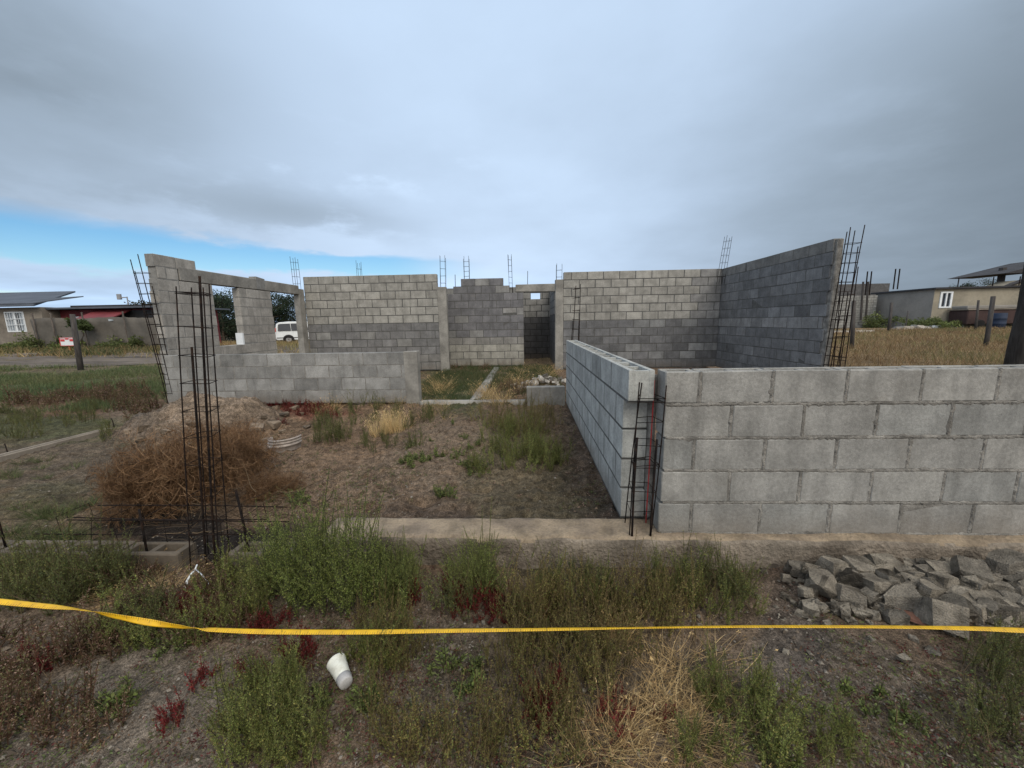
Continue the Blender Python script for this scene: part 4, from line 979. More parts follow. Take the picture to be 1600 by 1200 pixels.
# van seen through the doorway (rear to the left, nose to the right)
def van(x0, y0, rz):
    z0 = gz_(x0, y0); r = empty('parked_van', (x0, y0, z0), rz); r.scale = (1.0, .95, .93); tag(r, 'white minivan with dark side windows parked beyond the left doorway', 'van')
    Wd = 1.75
    prof = [(0.0, .42), (-.03, .75), (.03, 1.0), (.14, 1.62), (.30, 1.76), (1.0, 1.83), (2.3, 1.82), (2.75, 1.72), (3.45, 1.16), (4.35, .98), (4.62, .82), (4.68, .45), (4.55, .30), (.12, .30)]
    mb = MB(); n = len(prof); cx = 2.3
    vs = []
    for yy, ins in ((0, .10), (.06, .0), (Wd - .06, 0), (Wd, .10)):
        for x, z in prof:
            k = max(0, (z - 1.0)) * .16; y = yy if yy < Wd / 2 else yy
            y = y + (k if yy < Wd / 2 else -k); vs.append((x + (.03 if x < cx else -.03) * (ins > 0), y, z - (.02 if ins > 0 and z > .9 else 0)))
    fs = [tuple(range(n))[::-1], tuple(range(3 * n, 4 * n))]
    for a in range(3):
        for i in range(n): fs.append((a * n + i, a * n + (i + 1) % n, (a + 1) * n + (i + 1) % n, (a + 1) * n + i))
    mb.add(vs, fs); body = mb.build('body', M['whitepaint'], r)
    def side(poly, name, mat, parent, t=.012, lift=.0):
        m2 = MB(); 
        f = lambda z: max(0, z - 1.0) * .16
        vs = [(x, f(z) - t - lift, z) for x, z in poly] + [(x, f(z) + .05, z) for x, z in poly]; k = len(poly)
        m2.add(vs, [tuple(range(k)), tuple(range(k, 2 * k))[::-1]] + [(i, (i + 1) % k, k + (i + 1) % k, k + i) for i in range(k)]); return m2.build(name, M[mat], parent)
    side([(.24, 1.05), (.28, 1.58), (.42, 1.64), (1.10, 1.66), (1.14, 1.05)], 'rear_side_window', 'glass', r); side([(1.18, 1.05), (1.14, 1.66), (2.2, 1.66), (2.42, 1.05)], 'middle_side_window', 'glass', r)
    dr = side([(2.50, .45), (2.46, 1.05), (2.30, 1.68), (2.62, 1.66), (3.28, 1.12), (3.42, .45)], 'front_door', 'whitepaint', r, .008)
    side([(2.54, 1.08), (2.40, 1.64), (2.62, 1.60), (3.15, 1.12), (3.12, 1.08)], 'front_window', 'curtain', dr, .012, .004)
    side([(2.55, .93), (2.55, .98), (2.72, .98), (2.72, .93)], 'handle', 'trim', dr, .03)
    side([(2.28, .93), (2.28, .98), (2.44, .98), (2.44, .93)], 'sliding_door_handle', 'trim', r, .03); side([(.1, .44), (.1, .50), (4.4, .50), (4.4, .44)], 'side_moulding', 'trim', r, .015)
    m2 = MB(); m2.cbox(-.10, .06, .05, Wd - .05, .36, .62, .03); m2.build('rear_bumper', M['trim'], r)
    side([(-.01, .98), (.04, 1.3), (.12, 1.3), (.10, .98)], 'tail_lamp', 'amber', r, .01)
    m2 = MB(); m2.quad([(2.80, .25, 1.70), (2.80, Wd - .25, 1.70), (3.44, Wd - .14, 1.19), (3.44, .14, 1.19)]); m2.quad([(2.80, .25, 1.60), (2.80, Wd - .25, 1.60), (3.40, Wd - .14, 1.1), (3.40, .14, 1.1)]); m2.build('windscreen', M['glass'], r)
    for x in (.92, 3.72):
        for y, s in ((-.01, -1), (Wd + .01, 1)):
            m2 = MB(); m2.lathe([(.20, -.09), (.31, -.10), (.325, -.06), (.325, .06), (.31, .10), (.20, .09)], 24, xf=lambda a, b, c: (x + a, y - s * .08 + c, .315 + b)); wh = m2.build('wheel', M['tyre'], r, True)
            m2 = MB(); m2.lathe([(0, -.07), (.10, -.075), (.20, -.085), (.20, .085), (.1, .075), (0, .07)], 20, xf=lambda a, b, c: (x + a, y - s * .08 + c, .315 + b)); m2.build('rim', M['rim'], wh)
        m2 = MB(); m2.lathe([(0, -.012), (.40, -.012), (.40, .05), (0, .05)], 24, xf=lambda a, b, c: (x + a, .004 + c * .5, .33 + b)); m2.build('wheel_arch', M['trim'], r)
_p = at(430.5, 533, 29.5); van(_p.x, 29.5, radians(27))

# right: block building, brown building, canopy
O4 = (30.7, 31, .3); bb = empty('brown_building', O4); tag(bb, 'long low brown plastered building with one small white window on the right', 'building')
zt = 3.36
part('wall', 'brownwall', bb, [(30.7, 31.15, 31, 36, .2, zt), (31.15, 32.0, 31, 36, .2, 2.0), (31.15, 32.0, 31, 36, 3.15, zt), (31.15, 32.0, 31.3, 36, 2.0, 3.15), (32.0, 46, 31, 36, .2, zt)], O4)
part('side_wall', 'greywall', bb, [(30.685, 30.698, 31.0, 35.98, .2, zt)], O4)
mb = MB(); mb.prism([(30.5, zt + .01), (46.5, zt + .08), (46.5, zt + .22), (30.5, zt + .13)], 30.75, 36.3, xf=lambda x, y, z: (x - O4[0], y - O4[1], z - O4[2])); mb.build('roof', M['roofdark'], bb)
wn = part('window', 'whitepaint', bb, [(31.13, 32.02, 30.95, 31.03, 1.97, 2.08), (31.13, 32.02, 30.95, 31.03, 3.07, 3.18), (31.13, 31.27, 30.95, 31.03, 2.08, 3.07), (31.88, 32.02, 30.95, 31.03, 2.08, 3.07), (31.53, 31.63, 30.95, 31.03, 2.08, 3.07)], O4); part('pane', 'glass', wn, [(31.27, 31.88, 31.05, 31.07, 2.05, 3.1)], O4)
for x in (32.6, 35.1, 37.0, 38.8):
    mb = MB(); mb.tube([(x - O4[0], .3, zt - .3), (x - O4[0], .3, zt + .55)], .035, 5); mb.build('roof_rod', M['rebar'], bb)
def blockhouse(name, label, x0, x1, y0, y1, z0, z1, base, cat='building'):
    mb = MB(); P = .42; r = int((z1 - z0) / .21)
    o = block_wall(name, label, (x0, y0), 'x', x1 - x0, r, .21, y1 - y0, tones(base, .07), 'mortar_dark', z0=z0, J=.02, bl=.40, inset=.006, ch=.004, cat=cat); return o
blockhouse('block_building', 'grey block building without a roof left of the brown building', 23.0, 30.2, 35.2, 38.5, .3, 3.35, (.27, .27, .26))
blockhouse('dark_block_building', 'taller dark grey block building behind the roofless one', 34.0, 41.5, 47, 52, .3, 5.2, (.105, .105, .11))
G_D = 'thin rebar rods above the far right buildings'
for (u, v0, v1, Y, lab) in ((1359, 424, 462, 44, 'leaning far rebar bundle at the left end of the dark block building'), (1403, 420, 452, 44, 'leaning far rebar bundle at the right end of the dark block building'), (1353, 440, 500, 34.8, 'brown timber pole pair standing against the roofless block building')):
    a, b = at(u, v0, Y), at(u - 4, v1, Y); mb = MB()
    for d in (-.22, .2): mb.tube([b + Vector((d, 0, 0)), a + Vector((d, 0, 0))], .06 if Y > 40 else .075, 6)
    tag(mb.build('far_pole', M['rebar'] if Y > 40 else M['wood']), lab, 'pole')
# canopy behind the brown building
O5 = (42, 40, .4); cn = empty('roof_canopy', O5); tag(cn, 'dark slanted roof canopy on a post rising behind the brown building, far right', 'canopy')
a, b = at(1549, 429, 40), at(1660, 402, 40)
mb = MB(); mb.prism([(a.x, a.z), (b.x, b.z), (b.x, b.z - .95), (a.x + 2.6, a.z - .02)], 39, 44, xf=lambda x, y, z: (x - O5[0], y - O5[1], z - O5[2])); mb.build('canopy_roof', M['roofdark'], cn)
for u in (1566, 1640):
    a, b = at(u, 425, 41), at(u - 4, 452, 41); mb = MB(); mb.tube([(b.x - O5[0], 1, -.2), (a.x - O5[0], 1, a.z + .4 - O5[2])], .26, 8); mb.build('post', M['wood'], cn)
aa = [at(u, v, 38.5) for u, v in ((1566, 450), (1580, 444), (1600, 437), (1640, 434), (1680, 450))]
dm = empty('arched_shed_roof', (aa[2].x, 38.5, 3)); tag(dm, 'pale arched shed roof under the dark canopy behind the brown building', 'roof')
mb = MB(); mb.prism([(p.x - aa[2].x, p.z - 3) for p in aa] + [(aa[-1].x - aa[2].x, -2.6), (aa[0].x - aa[2].x, -2.6)], 0, 2, xf=lambda x, y, z: (x, y, z)); mb.build('shed_body', M['brownwall'], dm)
mb = MB(); mb.tube([(p.x - aa[2].x, -.05, p.z - 3) for p in aa], .16, 6); mb.build('roof_edge', M['roofdark'], dm)
# clutter along the brown building
def clutter(name, label, cat, u, v, Y, w, h, d, mat, ch=.02, rz=0.):
    p = at(u, v, Y); mb = MB(); mb.cbox(-w / 2, w / 2, 0, d, 0, h, ch, (.5,) * 3, 0, None, .02); o = mb.build(name, M[mat]); o.location = p; o.location.z = gz_(p.x, Y) - .03; o.rotation_euler.z = rz; tag(o, label, cat); return o
mb = MB(); p = at(1545, 512, 29.5); z = gz_(p.x, 29.5) - .05
cr = empty('scrap_trailer', (p.x, 29.5, z)); tag(cr, 'dark rusty box trailer with a pale top rail standing against the brown building', 'trailer')
mb.cbox(-1.6, 6.5, 0, 1.3, .35, 1.35, .05); mb.build('box_body', M['rust'], cr); mb = MB(); mb.cbox(-1.7, 6.6, -.06, 1.36, 1.36, 1.45, .02); mb.build('top_rail', M['plaster'], cr); mb = MB(); mb.cbox(-1.6, 6.4, .1, 1.2, 1.455, 1.68, .05); mb.build('cover', M['greywall'], cr)
for x in (-.7, 2.4):
    mb = MB(); mb.lathe([(0, -.1), (.3, -.1), (.33, -.06), (.33, .06), (.3, .1), (0, .1)], 18, xf=lambda a, b, c: (x + a, c + .0, .34 + b)); mb.build('wheel', M['tyre'], cr)
p = at(1558, 512, 28.4); mb = MB(); mb.lathe([(0, 0), (.30, 0), (.32, .03), (.32, .3), (.335, .32), (.32, .34), (.32, .6), (.335, .62), (.32, .64), (.32, .92), (.30, .95), (.0, .93)], 24, xf=lambda a, b, c: (a * 1.15, b * 1.15, c * 1.15)); o = mb.build('blue_barrel', M['bluebarrel'], None, True); o.location = (p.x, 28.4, gz_(p.x, 28.4) - .02); tag(o, 'blue plastic barrel standing in front of the rusty trailer', 'barrel')
clutter('white_sheet', 'pale blue white sheet lying at the foot of the brown building', 'sheet', 1482, 511, 30.2, 2.6, .28, .7, 'curtain', .05, .1)
clutter('plank_stack', 'long pale planks lying on the ground before the roofless block building', 'planks', 1380, 514, 29.0, 3.6, .12, .5, 'plaster', .02, .05)
clutter('concrete_slab', 'flat whitish slab near the ragged end of the right wall in the dry field', 'slab', 1336, 513, 25.5, 2.6, .16, .6, 'rubble', .03, .04)
for i, (u, v, w) in enumerate([(1402, 514, .5), (1412, 515, .6), (1431, 513, .7), (1440, 512, .5), (1447, 513, .45), (1424, 515, .5)]):
    p = at(u, v, 28.6); s = w; o = link('white_sack', rock_mesh('white_sack', s * 1.2, s, s * .7, 1200 + i, 'rubble' if i % 3 else 'greywall', 16, .1)); o.location = (p.x, 28.6, gz_(p.x, 28.6) + s * .2); tag(o, 'whitish sack lying among the clutter at the far edge of the dry field', 'sack', 'sacks at the far edge of the dry field')
# fence posts in the dry field
for (u, v0, u1, v1, Y, r, lab) in ((1331, 545, 1334, 470, 13.0, .06, 'leaning dark fence post close to the ragged end of the right wall'), (1389, 516, 1393, 473, 25.5, .085, 'dark fence post in the middle of the dry field'), (1540, 543, 1552, 463, 13.0, .062, 'thick leaning fence post in the dry field right of the white window'), (1525, 512, 1529, 469, 25, .06, 'thin straight fence post in front of the rusty trailer'), (1415, 508, 1419, 486, 29, .04, 'thin short stake in front of the brown side wall')):
    a = at(u, v0, Y); b = at(u1, v1, Y + .1); a.z = min(a.z, gz_(a.x, Y)) - .1
    mb = MB(); mb.tube([a, a.lerp(b, .5) + Vector((.01, 0, 0)), b], r, 8, r2=r * .9); tag(mb.build('fence_post', M['wood'], None, True), lab, 'post')
# dark trunk at the right edge
def trunk_edge():
    Y = 6.9; ctr = [(1597, 575, .20), (1598, 545, .165), (1601, 515, .13), (1607, 480, .11), (1612, 430, .095), (1617, 388, .09)]
    mb = MB(); n = 14; P = [(at(u, v, Y), r) for u, v, r in ctr]
    g = P[0][0].copy(); g.z = gz_(g.x, Y) - .2; P = [(g, .27)] + P
    for i, (p, r) in enumerate(P):
        for k in range(n):
            t = 2 * pi * k / n; q = r * (1 + .12 * sin(3 * t + i * .6) + .08 * sin(7 * t + i)); mb.v.append((p.x + q * cos(t), p.y + q * sin(t), p.z)); mb.c.append((.5,) * 3)
    for i in range(len(P) - 1):
        for k in range(n): mb.f.append((i * n + k, i * n + (k + 1) % n, (i + 1) * n + (k + 1) % n, (i + 1) * n + k)); mb.mi.append(0)
    mb.f.append(tuple((len(P) - 1) * n + k for k in range(n))); mb.mi.append(0)
    tag(mb.build('dead_trunk', M['darkwood'], None, True), 'dark flared dead tree trunk at the right edge behind the front wall', 'trunk')
trunk_edge()
# ------------------------------------------------------------------ vegetation
def unit(a): return a / np.maximum(np.linalg.norm(a, axis=-1, keepdims=True), 1e-9)
class VB:
    """collects leaf quads, blades and stems as numpy arrays"""
    def __init__(s): s.V = []; s.Q = []; s.C = []; s.n = 0
    def push(s, V, Q, C): s.V.append(V); s.Q.append(Q + s.n); s.C.append(C); s.n += len(V)
    def leaves(s, P, D, L, Wd, C, r, droop=.15):
        n = len(P); D = unit(D); side = unit(np.cross(D, r.normal(0, 1, (n, 3)))); 
        L = L[:, None]; Wd = Wd[:, None]
        m = P + D * L * .45; tip = P + D * L; tip[:, 2] -= droop * L[:, 0]
        nn = np.cross(D, side) * Wd * .18
        V = np.stack([P, m + side * Wd * .5 + nn, tip, m - side * Wd * .5 + nn], 1).reshape(-1, 3)
        Q = np.arange(n * 4).reshape(n, 4); s.push(V, Q, np.repeat(C, 4, 0))
    def blades(s, P, D, L, Wd, C, r, bend=.5, k=4, tip=.15):
        n = len(P); D = unit(D); side = unit(np.cross(D, r.normal(0, 1, (n, 3)))); bd = unit(r.normal(0, 1, (n, 3)) * np.array([1, 1, .3])) ; 
        rows = []
        for i in range(k + 1):
            t = i / k; c = P + D * (L * t)[:, None] + bd * (L * bend * t * t * .5)[:, None]; c[:, 2] -= L * bend * t * t * .25
            w = Wd * (1 - (1 - tip) * t) * .5; rows += [c + side * w[:, None], c - side * w[:, None]]
        V = np.stack(rows, 1); m = 2 * (k + 1)
        q = np.array([(2 * i, 2 * i + 1, 2 * i + 3, 2 * i + 2) for i in range(k)])
        Q = (np.arange(n)[:, None, None] * m + q[None]).reshape(-1, 4); s.push(V.reshape(-1, 3), Q, np.repeat(C, m, 0))
    def stem(s, pts, r0, r1, C, n=3):
        pts = np.asarray(pts); m = len(pts); d = unit(np.gradient(pts, axis=0)); ref = np.where(np.abs(d[:, 2:3]) < .9, np.array([[0, 0, 1.]]), np.array([[1., 0, 0]]))
        e1 = unit(np.cross(d, ref)); e2 = np.cross(d, e1); rr = np.linspace(r0, r1, m)[:, None]
        V = np.stack([pts + e1 * rr * cos(2 * pi * k / n) + e2 * rr * sin(2 * pi * k / n) for k in range(n)], 1).reshape(-1, 3)
        Q = np.array([(i * n + k, i * n + (k + 1) % n, (i + 1) * n + (k + 1) % n, (i + 1) * n + k) for i in range(m - 1) for k in range(n)])
        s.push(V, Q, np.repeat(np.array([C]), len(V), 0))
    def mesh(s, name, mat):
        return npmesh(name, np.concatenate(s.V), np.concatenate(s.Q), np.concatenate(s.C), mat)

def weed(vb, r, base, h, lean, leafL, leafW, dens, pal, stemc, branch=6, tipcol=None):
    """one upright leafy weed: curved main stem, side shoots, narrow ascending leaves"""
    b = np.array(base); az = r.uniform(0, 6.28); ld = np.array([cos(az), sin(az), 0]) * lean
    def shoot(p0, d0, L, leafk, r0):
        t = np.linspace(0, 1, 6)[:, None]; bow = np.array([r.normal(0, .1), r.normal(0, .1), .12])
        pts = p0 + d0 * L * t + bow * L * t * t
        vb.stem(pts, r0, r0 * .35, stemc)
        n = max(4, int(L * dens)); tt = np.sort(r.uniform(.10, 1.02, n)); P = p0 + d0 * L * tt[:, None] + bow * L * (tt ** 2)[:, None]
        a = np.arange(n) * 2.4 + r.uniform(0, 6); ax = unit(d0[None]); e1 = unit(np.cross(ax, [[.3, .9, .2]])); e2 = np.cross(ax, e1)
        el = r.uniform(.45, 1.2, n)[:, None]
        D = (e1 * np.cos(a)[:, None] + e2 * np.sin(a)[:, None]) * np.cos(el) + ax * np.sin(el)
        sz = leafk * (1.05 - .6 * tt) * r.uniform(.7, 1.25, n)
        ci = r.integers(0, len(pal), n); C = np.array(pal)[ci] * r.uniform(.7, 1.3, (n, 1))
        if tipcol is not None:
            k = (np.clip((tt - .55) / .45, 0, 1) * .8)[:, None]; C = C * (1 - k) + np.array(tipcol) * k * r.uniform(.8, 1.2, (n, 1))
        vb.leaves(P, D, leafL * sz, leafW * sz, C, r)
    d = unit(np.array([0, 0, 1.]) + ld); shoot(b, d, h, 1., .0022 + h * .003)
    for i in range(branch):
        t = r.uniform(.12, .8); a = r.uniform(0, 6.28); dd = unit(np.array([cos(a), sin(a), r.uniform(1.0, 2.3)]))
        shoot(b + d * h * t, dd, h * (.50 - .35 * t) * r.uniform(.7, 1.3), .8, .0015)

G1 = [(.20, .235, .060), (.155, .20, .052), (.245, .265, .08), (.175, .205, .068)]
G2 = [(.125, .158, .056), (.15, .172, .062), (.105, .132, .052)]
OL = [(.245, .225, .066), (.20, .205, .06), (.28, .235, .08), (.22, .165, .07)]
RD = [(.16, .018, .022), (.21, .025, .03), (.11, .02, .02), (.14, .06, .035)]
BR = [(.14, .085, .052), (.13, .065, .05), (.17, .115, .07), (.11, .095, .045), (.36, .25, .20), (.14, .145, .06), (.13, .13, .055)]
ST = [(.50, .36, .17), (.42, .29, .14), (.56, .42, .22), (.33, .22, .105)]

def clump(name, seed, ns, R, h, leafL, leafW, dens, pal, stemc, branch, lean=.35, hv=.3, tip=None, dead=2):
    r = np.random.default_rng(seed); vb = VB()
    for i in range(ns):
        a = r.uniform(0, 6.28); q = R * math.sqrt(r.random()); hh = h * (1 - .35 * q / max(R, .01)) * max(.4, 1 + r.normal(0, hv)); 
        weed(vb, r, (q * cos(a), q * sin(a), -.01), hh, lean * r.random() * (0.4 + q / max(R, .01)), leafL, leafW, dens, pal, stemc, branch, tip)
    for i in range(dead):            # bare dead stalks
        a = r.uniform(0, 6.28); q = R * 1.2 * math.sqrt(r.random()); e = r.uniform(0, 6.28); t = np.linspace(0, 1, 5)[:, None]; k = r.uniform(.1, .9)
        vb.stem(np.array([q * cos(a), q * sin(a), 0]) + t * h * r.uniform(.5, 1.1) * np.array([cos(e) * k, sin(e) * k, 1.]) + r.normal(0, .006, (5, 3)), .0014, .0006, (.22, .16, .095))
    return vb.mesh(name, M['leaf'])
PRO = {}
PRO['green'] = [clump('leafy_weed', 10 + i, 6, .085, .30, .020, .0066, 250, G1 + [OL[0]], (.10, .10, .045), 6, hv=.42) for i in range(10)]
PRO['dark'] = [clump('dark_weed', 20 + i, 6, .095, .25, .019, .0062, 235, G2 + [OL[1]], (.10, .085, .045), 5, hv=.42) for i in range(10)]
PRO['spike'] = [clump('spiky_weed', 30 + i, 6, .09, .23, .014, .0052, 260, OL + [G1[1], G1[3]], (.13, .095, .05), 3, .25, hv=.42, tip=(.26, .20, .075)) for i in range(10)]
PRO['tall'] = [clump('tall_weed', 40 + i, 7, .10, .52, .020, .0066, 230, G1, (.10, .10, .045), 8, .28) for i in range(4)]
PRO['red'] = [clump('red_weed', 50 + i, 7, .06, .13, .016, .009, 240, RD, (.12, .03, .025), 4, .6) for i in range(3)]
PRO['brown'] = [clump('brown_weed', 60 + i, 8, .09, .12, .018, .008, 200, BR, (.12, .07, .045), 4, .8) for i in range(3)]
PRO['low'] = [clump('low_weed', 70 + i, 6, .05, .09, .028, .011, 190, G2 + [G1[1]], (.06, .06, .03), 3, .8) for i in range(3)]
def tuft(name, seed, n, R, L, Wd, pal, up=.75, bend=.6, heads=True):
    r = np.random.default_rng(seed); vb = VB(); a = r.uniform(0, 6.28, n); q = R * np.sqrt(r.random(n)); P = np.stack([q * np.cos(a), q * np.sin(a), np.zeros(n)], 1)
    b = a + r.normal(0, .6, n); e = r.uniform(.0, 1., n); D = np.stack([np.cos(b) * (1.25 - up), np.sin(b) * (1.25 - up), up * (.5 + e)], 1)
    LL = L * r.uniform(.5, 1.2, n); C = np.array(pal)[r.integers(0, len(pal), n)] * r.uniform(.7, 1.25, (n, 1))
    vb.blades(P, D, LL, Wd * r.uniform(.6, 1.3, n), C, r, bend)
    if heads:
        m = n // 5; i = r.choice(n, m, False); tipP = P[i] + unit(D[i]) * LL[i][:, None] * .92; tipP[:, 2] -= LL[i] * bend * .15
        for j in range(4): vb.leaves(tipP + r.normal(0, .006, (m, 3)), unit(D[i]) + r.normal(0, .35, (m, 3)), np.full(m, .022), np.full(m, .005), C[i] * 1.05, r)
    return vb.mesh(name, M['straw'])
PRO['straw'] = [tuft('straw_tuft', 80 + i, 50, .12, .27, .0029, ST) for i in range(3)]
PRO['strawflat'] = [tuft('flattened_straw', 90 + i, 60, .20, .30, .0031, ST, .28, .5) for i in range(3)]
PRO['tan'] = [tuft('straw_tuft', 96 + i, 170, .10, .27, .0036, [(.50, .40, .21), (.48, .34, .17), (.60, .46, .26)], .95, .25) for i in range(2)]
PRO['grass'] = [tuft('grass_tuft', 100 + i, 90, .10, .14, .004, [(.07, .095, .034), (.055, .075, .028), (.10, .11, .045)], .7, .6, False) for i in range(3)]

def patch(kind, name, label, cat, group, spots, sc=(.75, 1.25), seed=1, rot=True, zoff=0.0, maxy=None, miny=None, tiltv=.12, dens=1.):
    """spots: (u, v, ru, rv, n): the places on the site where these plants are rooted"""
    r = np.random.default_rng(seed); k = 0; spots = [(a, b, c, d, max(1, int(e * dens + .5))) for a, b, c, d, e in spots]
    for (u, v, ru, rv, n) in spots:
        i = 0; tries = 0
        while i < n and tries < n * 12:
            tries += 1
            a = r.uniform(0, 6.28); q = math.sqrt(r.random()); x, y, z = [float(t) for t in pick(u + ru * q * cos(a), v + rv * q * sin(a))]
            uu, vv = u + ru * q * cos(a), v + rv * q * sin(a)
            if 505 < uu < 562 and 1040 < vv < 1120: continue
            if maxy and y > maxy: continue
            if miny and y < miny: continue
            o = link(name, PRO[kind][r.integers(len(PRO[kind]))]); s = r.uniform(*sc); o.location = (x, y, z + zoff); o.scale = (s * r.uniform(.85, 1.15), s * r.uniform(.85, 1.15), s * r.uniform(.85, 1.2)); o.rotation_euler = (r.normal(0, tiltv), r.normal(0, tiltv), r.uniform(0, 6.28))
            tag(o, label, cat, group); i += 1
    
# --- the big bush by the footing
def big_bush():
    r = np.random.default_rng(77); vb = VB(); cx, cy = -.98, 1.86
    for i in range(120):
        u, v = r.uniform(415, 640), r.uniform(915, 968); 
        if v > 950 and (u < 450): continue
        x, y, z = [float(t) for t in pick(u, v)]; y = min(y, 2.12)
        e = abs(u - 520) / 125
        h = (.52 - .20 * min(1, e) ** 2 - .12 * max(0, (v - 935) / 33)) * max(.5, 1 + r.normal(0, .16))
        if u > 575: h *= .78
        weed(vb, r, (x - cx, y - cy, z - .02), h, .24 * r.random(), .019, .0065, 250, G1 + [(.19, .25, .06)], (.075, .085, .04), 8)
    o = link('green_bush', vb.mesh('green_bush', M['leaf']), (cx, cy, 0)); tag(o, 'largest dense green bush in front of the footing, right of the rebar column', 'bush')
big_bush()
F1 = 2.12
patch('tall', 'tall_weed', 'tall slender green weed at the right edge of the dense green bush', 'weed', 'tall weeds right of the big bush', [(625, 925, 22, 30, 7)], (.45, .7), 2, maxy=F1)
patch('tall', 'tall_weed', 'tall bushy green weed between the big bush and the front wall', 'weed', 'tall weeds before the footing', [(748, 925, 32, 28, 9)], (.5, .78), 3, maxy=F1)
patch('dark', 'dark_weed', 'dark green weed before the middle of the footing', 'weed', 'dark weeds before the footing', [(735, 935, 45, 34, 8), (890, 930, 60, 20, 7), (1100, 930, 80, 30, 15)], (.55, .95), 4, maxy=F1)
patch('green', 'leafy_weed', 'upright green weed below the corner rebar and front wall', 'weed', 'green weeds below the corner', [(890, 930, 70, 30, 12), (1060, 905, 45, 18, 8), (1120, 940, 70, 30, 10)], (.5, .8), 5, maxy=F1, dens=.8)
patch('spike', 'spiky_weed', 'yellowish spiky weed in the band behind the middle of the yellow tape', 'weed', 'spiky weeds behind the tape', [(920, 960, 115, 28, 40), (1050, 962, 60, 22, 13), (830, 965, 50, 22, 14)], (.6, 1.1), 6, maxy=F1)
patch('spike', 'spiky_weed', 'olive spiky weed in front of the middle of the yellow tape', 'weed', 'spiky weeds in front of the tape', [(860, 1050, 95, 60, 50), (960, 1010, 60, 40, 20), (610, 1020, 55, 40, 24), (690, 1160, 120, 36, 26), (850, 1150, 60, 50, 16)], (.4, .95), 7)
patch('green', 'leafy_weed', 'green weed around and below the white foam cup', 'weed', 'green weeds around the cup', [(430, 1130, 80, 64, 30), (470, 1190, 60, 20, 6), (585, 1045, 40, 40, 8), (465, 1080, 40, 40, 8), (620, 985, 40, 20, 6), (400, 1190, 60, 24, 6)], (.4, .75), 8)
patch('green', 'leafy_weed', 'green weed at the lower right below the straw', 'weed', 'green weeds at the lower right', [(1170, 1140, 70, 60, 14), (1270, 1190, 70, 30, 8), (1125, 1080, 40, 34, 6), (1100, 1185, 60, 20, 5)], (.35, .75), 9)
patch('dark', 'dark_weed', 'dark green weed at the lower right edge under the yellow tape', 'weed', 'dark weeds at the right edge', [(1570, 1040, 50, 36, 11), (1575, 1130, 50, 50, 8), (1510, 1160, 30, 30, 2)], (.5, .85), 10, dens=.8)
patch('dark', 'dark_weed', 'dark green weed in the dense patch behind the left part of the yellow tape', 'weed', 'dark weeds at the left', [(50, 918, 130, 34, 48), (140, 915, 60, 28, 20), (230, 985, 30, 18, 5)], (.6, 1.1), 11, maxy=2.08)
patch('green', 'leafy_weed', 'green weed at the left edge of the dense bush, by the rebar column', 'weed', 'green weeds by the rebar column', [(375, 945, 40, 35, 12), (330, 1000, 40, 20, 6), (415, 905, 30, 25, 6), (190, 1010, 40, 20, 6)], (.5, .85), 12, maxy=2.05)
patch('brown', 'brown_weed', 'brownish low weed in the reddish patch below the left part of the tape', 'weed', 'brown weeds at the left', [(70, 1015, 130, 26, 20), (70, 1125, 80, 24, 9), (15, 1070, 30, 24, 5), (130, 1145, 40, 14, 4), (240, 950, 50, 25, 12)], (.8, 1.3), 13)
patch('brown', 'brown_weed', 'pinkish brown low weed mixed with green near the left footing blocks', 'weed', 'brown weeds by the footing blocks', [(340, 930, 50, 30, 14), (385, 965, 25, 18, 8), (310, 985, 50, 20, 10), (210, 905, 40, 20, 8)], (.8, 1.3), 14)
patch('red', 'red_weed', 'crimson weed just behind the twisted part of the yellow tape', 'weed', 'red weeds behind the tape twist', [(290, 958, 32, 14, 10), (335, 985, 14, 10, 3), (380, 985, 50, 8, 3), (440, 978, 40, 8, 2)], (.55, .95), 15)
patch('red', 'red_weed', 'crimson weed at the foot of the weeds before the footing', 'weed', 'red weeds before the footing', [(720, 935, 28, 22, 8), (780, 950, 30, 18, 7), (640, 940, 20, 16, 4), (835, 955, 20, 12, 3)], (.8, 1.3), 16, maxy=F1)
patch('red', 'red_weed', 'bright red weed in front of the tape right of the white cup', 'weed', 'red weeds in front of the tape', [(845, 1110, 24, 28, 8), (870, 1060, 20, 14, 3), (465, 1030, 22, 20, 5), (990, 1120, 60, 30, 4)], (.6, 1.0), 17)
patch('red', 'red_weed', 'small dark red weed on the bare gravel at the lower left', 'weed', 'red weeds on the gravel', [(325, 1058, 12, 6, 2), (275, 1130, 14, 8, 2), (390, 1065, 24, 12, 4), (60, 1050, 60, 20, 6)], (.5, .9), 18)
patch('low', 'low_weed', 'small low green weed on the bare gravel', 'weed', 'low weeds on the gravel', [(180, 1110, 26, 18, 5), (540, 1100, 50, 14, 8), (1400, 1130, 40, 20, 3), (720, 1060, 40, 30, 6), (1330, 1100, 60, 40, 3), (260, 1000, 60, 20, 6), (1240, 1180, 40, 20, 3)], (.7, 1.3), 19)
patch('straw', 'straw_tuft', 'dry straw tuft standing behind the tape near the middle', 'grass', 'straw by the tape', [(955, 985, 26, 16, 4), (960, 1010, 20, 14, 2)], (.5, .75), 20, maxy=F1)
patch('strawflat', 'flattened_straw', 'flattened dry straw in the lower middle of the foreground', 'grass', 'flattened straw', [(1050, 1085, 66, 44, 9), (1000, 1160, 80, 40, 9), (930, 1190, 40, 20, 4), (1085, 1150, 50, 40, 6), (1080, 1045, 50, 24, 4), (960, 1100, 40, 40, 3)], (.4, .7), 21)
patch('straw', 'straw_tuft', 'upright dry straw tuft in the lower middle of the foreground', 'grass', 'upright straw', [(985, 1160, 60, 40, 5), (1060, 1110, 50, 30, 3), (925, 1190, 20, 10, 2)], (.45, .72), 22)
